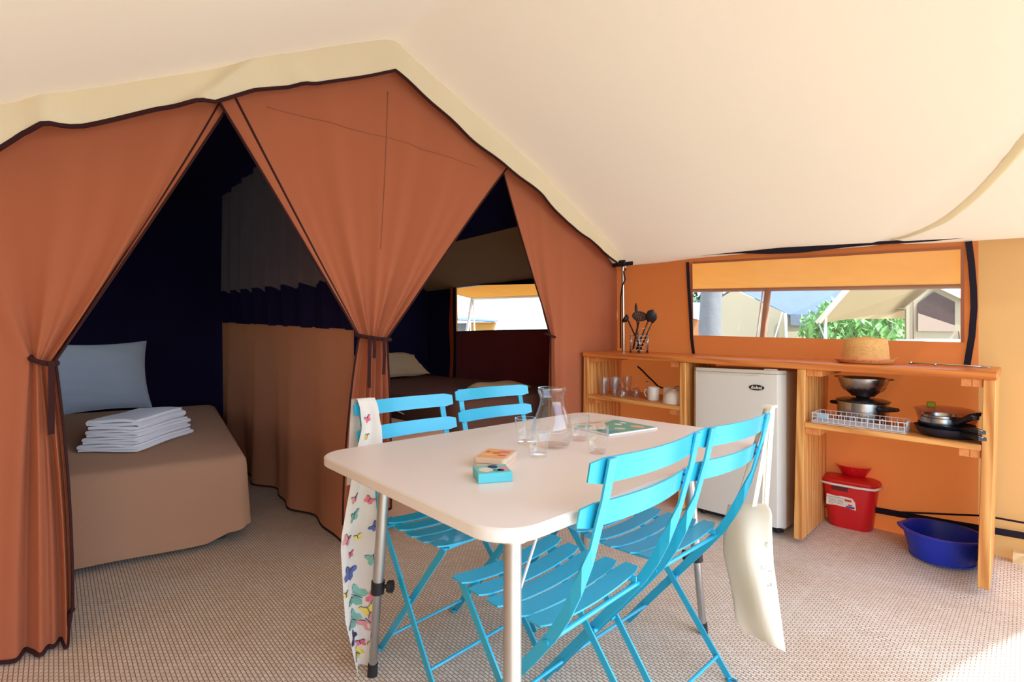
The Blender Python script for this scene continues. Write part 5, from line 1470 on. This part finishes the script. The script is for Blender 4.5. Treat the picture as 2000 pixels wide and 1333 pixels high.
# towels
a = on_plane(152, 889, 0.452); b = on_plane(268, 888, 0.452)
tyaw = math.atan2(b.y - a.y, b.x - a.x) 
def towel(label, ox, oy, z, w, d, layers, h, rz, roll=False):
    M = Matrix.Translation(Vector((a.x, a.y, z))) @ Matrix.Rotation(tyaw + rz, 4, 'Z') @ Matrix.Rotation(0.03, 4, 'X') @ Matrix.Translation(Vector((ox, oy, 0)))
    o_ = thing('towel', label, 'towel', M=M, group='stack of folded white towels on the left bed')
    path = []
    for k in range(layers):
        zc = h * (k + 0.5); r_ = h / 2
        xs = [0.0, 0.03, 0.08, 0.13, 0.18, w] if k % 2 == 0 else [w, 0.18, 0.13, 0.08, 0.03, 0.0]
        for x in xs: path.append((x + (0.006 * k if x < 0.01 else 0) - (0.005 * k if x > w - 0.01 else 0), zc + 0.20 * h * math.sin(x * 23 + 2 * k)))
        if k < layers - 1:
            sg = 1 if k % 2 == 0 else -1
            xe = w if k % 2 == 0 else 0.0
            for q_ in (-0.9, 0.0, 0.9):
                path.append((xe + sg * (r_ * 1.1 * math.cos(q_) - 0.004 * k), zc + r_ + r_ * math.sin(q_)))
    nd = 8
    mb = MB()
    for q in range(1):
        th = h * 0.86
        fr_, to = [], []
        rows_ = []
        for j in range(nd + 1):
            y = lerp(0, d, j / nd)
            row = []
            for i, (x, zc) in enumerate(path):
                row.append(Vector((x + 0.004 * math.sin(y * 9 + i * 0.4), y, zc + 0.0022 * math.sin(y * 17 + x * 12))))
            rows_.append(row)
        # ribbon with thickness normal to the path
        up, dn = [], []
        for row in rows_:
            u_, d_ = [], []
            for i, p in enumerate(row):
                pa, pb = row[max(0, i - 1)], row[min(len(row) - 1, i + 1)]
                t_ = (pb - pa); n_ = Vector((-t_.z, 0, t_.x)).normalized() * th / 2
                u_.append(p + n_); d_.append(p - n_)
            up.append(u_); dn.append(d_)
        loop = [u_ + d_[::-1] for u_, d_ in zip(up, dn)]
        mb.grid(loop, closed=True)
        n0 = len(loop[0]); m0 = len(path)
        for base, rev in ((0, False), (nd * n0, True)):
            for i in range(m0 - 1):
                f = (base + i, base + i + 1, base + n0 - 2 - i, base + n0 - 1 - i)
                mb.f.append(f if rev else f[::-1])
    mb.build('folded_cloth', M_TOWEL, o_, 'auto')
    mb = MB(); mb.sweep([(0.01, d * 0.12, layers * h + 0.001), (w - 0.01, d * 0.12, layers * h + 0.001)], [(0, 1, 0)] * 2, [(0, 0, 1)] * 2, 0.012, 0.0012)
    mb.build('woven_border', M_TOWEL, o_)
towel('lowest folded white towel of the stack on the left bed', 0.0, 0.0, 0.4635, 0.290, 0.46, 3, 0.0120, 0.0)
towel('second folded white towel from the bottom of the stack', 0.012, 0.015, 0.5010, 0.270, 0.44, 3, 0.0105, 0.02)
towel('third folded white towel from the bottom of the stack', 0.018, 0.03, 0.5338, 0.255, 0.42, 3, 0.0115, -0.03)
towel('topmost folded white towel of the stack on the left bed', 0.020, 0.04, 0.5695, 0.245, 0.40, 3, 0.0175, 0.04)
# folded blanket on the high bed
bl_ = thing('blanket', 'beige folded blanket on the high bed behind the far chair', 'blanket', M=Matrix.Translation(W(-0.72, 0.62, 0.645)) @ Matrix.Rotation(YAW_U + 0.5, 4, 'Z'))
M_BLK = cloth_mat('beige_blanket', srgb(206, 166, 128), 0, broad=(6, 0.05), weave=400, bumpst=0.4)
rows_ = []
for j in range(13):
    y = lerp(-0.17, 0.17, j / 12)
    rows_.append([(x, y + 0.02 * math.sin(x * 14), 0.012 + 0.045 * max(0, 1 - (x / 0.24) ** 4) * max(0, 1 - (y / 0.19) ** 4) + 0.008 * math.sin(x * 22 + y * 9)) for x in [lerp(-0.22, 0.22, i / 16) for i in range(17)]])
mb = MB(); mb.slab(rows_, (0, 0, 1), 0.010); mb.build('upper_fold', M_BLK, bl_, True)
MB().box(-0.22, 0.22, -0.17, 0.17, 0.0, 0.012, bev=0.004).build('lower_fold', M_BLK, bl_)
pp = on_plane(770, 812, 0.5)
cr = thing('folded_paper', 'white folded paper on the low bed beside the scarf', 'paper', (pp.x - 0.03, pp.y, 0.499), 0.3)
mb = MB(); mb.slab([[(-0.10, 0, 0.001 + 0.002), (-0.10, 0.08, 0.002)], [(0, 0, 0.055), (0, 0.08, 0.05)], [(0.10, 0.0, 0.004), (0.10, 0.08, 0.003)]], (0, 0, 1), 0.002); mb.build('sheet', M_PAPER, cr)

# ================================================================ OUTSIDE THE WINDOWS
M_TENT = cloth_mat('beige_neighbour_canvas', srgb(186, 166, 134), 0.1, srgb(190, 166, 130), broad=(1.5, 0.04))
M_TENTD = cloth_mat('tan_porch_canvas', srgb(190, 160, 116), 0.22, srgb(200, 164, 112), broad=(1.5, 0.04))
M_TROOF = cloth_mat('pale_blue_fly', srgb(120, 130, 162), 0.05, broad=(2.5, 0.12))
M_GREYV = cloth_mat('grey_valance', srgb(116, 122, 130), 0.05, broad=(8, 0.25))
M_BARK = pmat('pale_bark', srgb(128, 122, 116), 0.9, noise=(6, 0.3), bump=(30, 0.5))
M_LEAF = pmat('sunlit_leaves', srgb(132, 176, 92), 0.6, noise=(9, 0.5))
M_LEAF2 = pmat('dark_leaves', srgb(70, 112, 74), 0.7, noise=(9, 0.5))
M_POLEW = pmat('white_pole', srgb(220, 214, 202), 0.5)
M_POLEB = pmat('brown_pole', srgb(150, 102, 66), 0.6)
M_DARK = cloth_mat('dark_mesh_window', srgb(84, 66, 60), 0, broad=(14, 0.3))
# awnings: the rolled-out window flaps
def awning(name, label, s0, s1, far, ztop, zf0, zf1, bar_mat):
    t_ = thing(name, label, 'awning', W((s0 + s1) / 2, -0.2, 1.2))
    rows_ = []
    for i in range(17):
        s = lerp(s0, s1, i / 16); zf = lerp(zf0, zf1, i / 16)
        rows_.append([W(s, lerp(-0.06, far, j / 8), lerp(ztop(s), zf, j / 8) - 0.03 * math.sin(j / 8 * PI)) for j in range(9)])
    mb = MB(); mb.slab(rows_, (0, 0, 1), 0.004); mb.build('canvas', M_AWN, t_, True, world=True)
    mb = MB(); mb.tube([W(s0, far, zf0 - 0.012), W(s1, far, zf1 - 0.012)], 0.018, 8); mb.build('edge_bar', bar_mat, t_, True, world=True)
    return t_
def s_at(px, far):
    """s of the point seen at pixel column px on the line t = far"""
    x = (px - 1000) / FPX; o = O - V * far
    return (x * o.y - o.x) / (U.x - x * U.y)
FAR = -0.75
sA, sB = s_at(1290, FAR), s_at(1990, FAR)
def z_at(py, s, far): 
    return CAMZ - (py - 666.5) / FPX * (O + U * s - V * far).y
aw = awning('window_awning', 'orange canvas awning propped out over the long window', sA, sB, FAR, lambda s: 1.66 - 0.03 * s, z_at(566, sA, FAR), z_at(553, sB, FAR), M_POLEB)
s1_ = s_at(1500, FAR); p0 = W(s1_, FAR, z_at(566, s1_, FAR)); 
mb = MB(); mb.tube([p0, Vector((p0.x - 0.10, p0.y + 0.1, -0.03))], 0.024, 10); mb.build('prop_pole', M_POLEB, aw, True, world=True)
mb = MB(); mb.tube([p0 + Vector((-0.03, 0.02, 0)), Vector((p0.x - 0.05, p0.y + 0.12, 0.9))], 0.006, 6); mb.build('guy_line', M_POLEW, aw, True, world=True)
sA, sB = s_at(922, -0.85), s_at(1180, -0.85)
aw2 = awning('window_awning', 'orange canvas awning outside the bedroom window', sA, sB, -0.85, lambda s: 1.80, z_at(583, sA, -0.85), z_at(571, sB, -0.85), M_POLEW)
p0 = W(sA, -0.85, z_at(583, sA, -0.85))
mb = MB(); mb.tube([p0, p0 + Vector((-0.16, 0.1, -1.0))], 0.022, 8); mb.build('prop_pole', M_POLEW, aw2, True, world=True)
mb = MB(); mb.tube([p0 + Vector((0.02, 0, 0)), p0 + Vector((0.05, 0.05, -1.3))], 0.012, 8); mb.build('prop_pole', M_POLEW, aw2, True, world=True)

# neighbour tent with the pale blue roof
Y1, Y2 = 11.0, 12.5
g = thing('ridge_tent', 'beige ridge tent with a pale blue roof outside the window', 'tent', (at(1440, 660, Y1).x, Y1, -0.14))
apex, el_, er = at(1434, 566, Y1), at(1368, 606, Y1), at(1534, 612, Y1)
apex2, er2 = at(1690, 545, Y2 + 1.2), at(1660, 618, Y2)
def down(p): return Vector((p.x, p.y, -0.14))
mb = MB(); mb.add([down(el_), down(er), er, apex, el_], [(0, 1, 2, 3, 4)]); mb.build('gable', M_TENT, g, world=True)
mb = MB(); mb.add([down(er), down(er2), er2, er], [(0, 1, 2, 3)]); mb.build('side_wall', M_TENT, g, world=True)
up = Vector((0, 0, 0.05))
mb = MB(); mb.slab([[apex + up, er + up * 0.6 + Vector((0.1, 0, -0.06))], [apex2 + up, er2 + up * 0.6 + Vector((0.1, 0, -0.06))]], (0, 0, 1), 0.02); mb.build('roof', M_TROOF, g, world=True)
mb = MB(); mb.slab([[apex + up, el_ + up + Vector((-0.2, 0, -0.1))], [apex + Vector((1.5, 3, 0.0)), el_ + Vector((1.3, 3, -0.1))]], (0, 0, 1), 0.02); mb.build('roof', flat('dark_tent_edge', 90, 80, 84), g, world=True)
ev, ev2 = er + Vector((0.1, -0.02, -0.02)), er2 + Vector((0.1, -0.02, -0.02))
mb = MB(); mb.slab([[ev, ev - Vector((0, 0, 0.26))], [ev2, ev2 - Vector((0, 0, 0.24))]], (0, 1, 0), 0.01); mb.build('valance', M_GREYV, g, world=True)
mb = MB(); mb.tube([at(1534, 612, Y1 - 0.1), at(1537, 720, Y1 - 0.1)], 0.03, 8); mb.build('corner_pole', M_POLEW, g, True, world=True)
mb = MB(); mb.tube([at(1528, 610, Y1 - 0.15), at(1510, 672, Y1 - 0.8)], 0.012, 6); mb.build('guy_line', M_POLEW, g, True, world=True)
for (x0, x1, y0, y1) in ((1574, 1596, 618, 632),):
    mb = MB(); mb.slab([[at(x0, y0, Y2 - 0.35), at(x1, y0, Y2 - 0.35)], [at(x0, y1, Y2 - 0.35), at(x1, y1, Y2 - 0.35)]], (0, 1, 0), 0.02); mb.build('vent_window', M_DARK, g, world=True)

# second tent with a porch and a mesh door window
Yp = 6.5
g = thing('porch_tent', 'tan tent with a porch and a dark mesh door window outside', 'tent', (at(1760, 660, Yp).x, Yp, -0.14))
A, B = at(1662, 556, Yp - 0.3), at(1597, 631, Yp - 0.3)      # sloping front edge of the porch roof
Cc, Dd = at(1826, 552, Yp + 1.6), at(1770, 603, Yp + 1.6)
mb = MB(); mb.slab([[A, B], [Cc, Dd]], (0, 0, 1), 0.015); mb.build('porch_roof', M_TENTD, g, world=True)
mb = MB(); mb.tube([A, B], 0.035, 8); mb.build('roof_edge', pmat('cream_edge', srgb(226, 206, 170), 0.8), g, True, world=True)
E0, E1 = at(1632, 606, Yp + 0.3), at(1772, 602, Yp + 1.5)
mb = MB(); mb.slab([[E0, at(1632, 624, Yp + 0.3)], [E1, at(1772, 623, Yp + 1.5)]], (0, 1, 0), 0.01); mb.build('porch_valance', M_TENTD, g, world=True)
mb = MB(); mb.slab([[at(1632, 605, Yp + 0.29), at(1632, 608, Yp + 0.29)], [at(1772, 601, Yp + 1.49), at(1772, 604, Yp + 1.49)]], (0, 1, 0), 0.02); mb.build('valance_seam', flat('seam_brown', 150, 108, 70), g, world=True)
Yd = Yp + 1.0
mb = MB(); mb.add([at(1770, 720, Yd), at(1905, 720, Yd), at(1905, 590, Yd), at(1826, 556, Yd), at(1770, 600, Yd)], [(0, 1, 2, 3, 4)]); 
mb.add([p + Vector((0, 0.03, 0)) for p in [at(1770, 720, Yd), at(1905, 720, Yd), at(1905, 590, Yd), at(1826, 556, Yd), at(1770, 600, Yd)]], [(4, 3, 2, 1, 0)])
mb.build('front_wall', M_TENT, g, world=True)
poly = [(1793, 647), (1865, 648), (1865, 590), (1824, 570), (1793, 593)]
mb = MB(); mb.add([at(x, y, Yd - 0.03) for x, y in poly] + [at(x, y, Yd - 0.01) for x, y in poly], [(0, 1, 2, 3, 4), (9, 8, 7, 6, 5)] + [(i, (i + 1) % 5, 5 + (i + 1) % 5, 5 + i) for i in range(5)])
mb.build('mesh_window', M_DARK, g, world=True)
mb = MB(); mb.add([at(x, y, Yd - 0.035) for x, y in ((1793, 612), (1865, 636), (1865, 648), (1793, 647))], [(0, 1, 2, 3)]); mb.build('window_reflection', flat('reflection_brown', 150, 120, 96), g, world=True)  # paler brown patch paints a reflection across the mesh window
mb = MB(); mb.tube([at(1784, 590, Yd - 0.02), at(1784, 700, Yd - 0.02)], 0.008, 6); mb.build('zip', flat('zip_brown', 120, 84, 56), g, True, world=True)
mb = MB(); mb.tube([at(1873, 647, Yd - 0.03), at(1874, 668, Yd - 0.03)], 0.012, 6); mb.build('zip_pull', bpy.data.materials['zip_brown'], g, True, world=True)
mb = MB(); mb.slab([[at(1822, 555, Yd - 0.1), at(1908, 596, Yd - 0.1)], [at(1860, 535, Yd + 1), at(1950, 570, Yd + 1)]], (0, 0, 1), 0.02); mb.build('white_fly', pmat('white_fly_cloth', srgb(240, 236, 228), 0.8), g, world=True)
mb = MB(); mb.tube([at(1612, 612, Yp - 0.28), at(1613, 800, Yp - 0.28)], 0.018, 8); mb.build('porch_pole', M_POLEW, g, True, world=True)
mb = MB(); mb.tube([at(1599, 632, Yp - 0.3), at(1621, 690, Yp - 0.8)], 0.010, 6); mb.build('guy_line', flat('guy_grey', 130, 120, 110), g, True, world=True)
mb = MB(); mb.box(-0.45, 0.45, -0.25, 0.25, 0.0, 0.04, RT(at(1838, 668, Yd - 0.5))); 
tg_ = thing('garden_table', 'white garden table top beside the tan tent outside', 'table', at(1838, 668, Yd - 0.5))
mb.build('table_top', M_POLEW, tg_, world=True)
for sx in (-0.4, 0.4):
    q0 = at(1838, 668, Yd - 0.5) + Vector((sx, 0, 0)); MB().tube([q0, Vector((q0.x, q0.y, -0.14))], 0.02, 8).build('leg', M_POLEW, tg_, True, world=True)
# trees and hedges
def blob_tree(name, label, c, rad, n, mat, trunk=None, leaf=0.12, group=None, cat='shrub'):
    t_ = thing(name, label, cat, (c.x, c.y, -0.14), group=group)
    rnd = random.Random(hash((round(c.x, 2), n)) & 0xffff)
    mb = MB()
    for k in range(n):
        v = Vector((rnd.gauss(0, 1), rnd.gauss(0, 1), rnd.gauss(0, 1))).normalized() * (rnd.random() ** 0.4)
        p = Vector((c.x + v.x * rad[0], c.y + v.y * rad[1], c.z + v.z * rad[2]))
        R_m = Matrix.Rotation(rnd.random() * 6.28, 4, 'Z') @ Matrix.Rotation(rnd.random() * 3.14, 4, 'X')
        l = leaf * (0.6 + rnd.random())
        mb.add([(0, -l, 0), (l * 0.45, 0, l * 0.12), (0, l, 0), (-l * 0.45, 0, l * 0.12)], [(0, 1, 2, 3)], Matrix.Translation(p) @ R_m)
    f_ = mb.build('foliage', mat, t_, world=True); f_['kind'] = 'stuff'
    if trunk:
        MB().tube([Vector((c.x, c.y, -0.14)), Vector((c.x + 0.05, c.y, c.z))], [trunk, trunk * 0.6], 10).build('trunk', M_BARK, t_, True, world=True)
    return t_
tt_ = thing('tree', 'pale thick tree trunk left of the ridge tent outside the window', 'tree', (at(1388, 660, 7.5).x, 7.5, -0.14))
mb = MB(); mb.tube([at(1390, 815, 7.5), at(1386, 640, 7.5), at(1390, 560, 7.5), at(1388, 420, 7.5), at(1392, 250, 7.5)], [0.19, 0.165, 0.155, 0.15, 0.13], 14); mb.build('trunk', M_BARK, tt_, True, world=True)
mb = MB(); mb.tube([at(1400, 420, 7.5), at(1480, 250, 7.7)], [0.07, 0.04], 8); mb.build('branch', M_BARK, tt_, True, world=True)
c = at(1360, 585, 14); blob_tree('shrub', 'dark green shrub seen at the left end of the window', c, (1.2, 0.8, 1.6), 700, M_LEAF2, 0.08, 0.14)
blob_tree('shrub', 'sunlit light green shrub under the porch outside', at(1665, 648, 10.0), (1.0, 0.8, 0.75), 1600, M_LEAF, 0.05, 0.09, 'sunlit shrubs outside')
blob_tree('shrub', 'green shrub behind the porch pole on the right', at(1735, 642, 12.5), (0.9, 0.8, 1.0), 1200, M_LEAF, 0.05, 0.1, 'sunlit shrubs outside')
blob_tree('tree', 'leafy green tree far behind the tents', at(1700, 600, 19), (4.5, 1.5, 2.4), 2600, M_LEAF2, 0.2, 0.22, cat='tree')
sp = thing('sapling', 'thin dark sapling leaning below the porch outside', 'tree', (at(1752, 720, 9.5).x, 9.5, -0.14))
mb = MB(); mb.tube([at(1730, 560, 9.5), at(1738, 622, 9.5), at(1748, 700, 9.5), Vector((at(1752, 720, 9.5).x, 9.5, -0.14))], 0.03, 8); mb.build('stem', M_BARK, sp, True, world=True)
# grey shed between the shrubs, orange tarp at the far left
sh_ = thing('shed', 'small grey shed between the shrubs outside', 'shed', (at(1700, 640, 15).x, 15, -0.14))
MB().box(-0.35, 0.35, 0, 0.8, 0, 1.75, RT((at(1698, 640, 15).x, 15, -0.14))).build('walls', flat('shed_grey', 120, 118, 122), sh_, world=True)
MB().box(-0.42, 0.42, -0.08, 0.9, 1.75, 1.82, RT((at(1698, 640, 15).x, 15, -0.14))).build('roof', flat('shed_roof', 150, 150, 160), sh_, world=True)
tp_ = thing('far_tent', 'low tent with a white roof and orange side at the far left of the window', 'tent', (at(1352, 640, 9).x, 9, -0.14))
mb = MB(); mb.slab([[at(1330, 590, 9), at(1330, 618, 9)], [at(1374, 592, 9), at(1366, 625, 9)]], (0, 1, 0), 0.02); mb.build('roof', pmat('white_fly2', srgb(214, 216, 226), 0.8), tp_, world=True)
mb = MB(); mb.slab([[at(1330, 616, 9.05), Vector((at(1330, 640, 9.05).x, 9.05, -0.14))], [at(1367, 618, 9.05), Vector((at(1367, 646, 9.05).x, 9.05, -0.14))]], (0, 1, 0), 0.02); mb.build('side', pmat('tarp_orange', srgb(176, 110, 60), 0.8), tp_, world=True)
# pale tents behind the bedroom window
Yb_ = 13.0
g = thing('pale_tent', 'overexposed white tent behind the bedroom window', 'tent', (at(990, 660, Yb_).x, Yb_, -0.14))
M_PALE = pmat('white_canvas_far', srgb(244, 242, 238), 0.8)
mb = MB(); mb.add([down(at(976, 720, Yb_)), down(at(1075, 720, Yb_)), at(1068, 640, Yb_), at(1004, 606, Yb_), at(990, 606, Yb_)], [(0, 1, 2, 3, 4)]); mb.build('gable', M_PALE, g, world=True)
mb = MB(); mb.slab([[at(990, 604, Yb_), at(976, 660, Yb_)], [at(1010, 604, Yb_ + 2), at(1090, 650, Yb_ + 2)]], (0, 0, 1), 0.02); mb.build('roof', M_PALE, g, world=True)
Yc = 10.0
g = thing('orange_tent', 'low tent with an orange awning behind the bedroom window', 'tent', (at(950, 660, Yc).x, Yc, -0.14))
mb = MB(); mb.slab([[at(880, 624, Yc), at(965, 628, Yc - 0.5)], [at(905, 620, Yc + 2), at(975, 626, Yc + 2)]], (0, 0, 1), 0.02); mb.build('roof', M_TROOF, g, world=True)
mb = MB(); mb.slab([[at(920, 630, Yc), at(920, 665, Yc)], [at(970, 630, Yc - 0.3), at(958, 665, Yc - 0.3)]], (0, 1, 0), 0.02); mb.build('awning_side', M_AWN, g, world=True)
mb = MB(); mb.slab([[at(878, 632, Yc + 0.2), at(878, 680, Yc + 0.2)], [at(918, 631, Yc + 0.2), at(918, 680, Yc + 0.2)]], (0, 1, 0), 0.02); mb.build('wall', flat('shade_grey', 120, 112, 104), g, world=True)
mb = MB(); mb.tube([at(976, 622, Yc - 0.2), at(977, 800, Yc - 0.2)], 0.02, 8); mb.build('pole', M_POLEW, g, True, world=True)
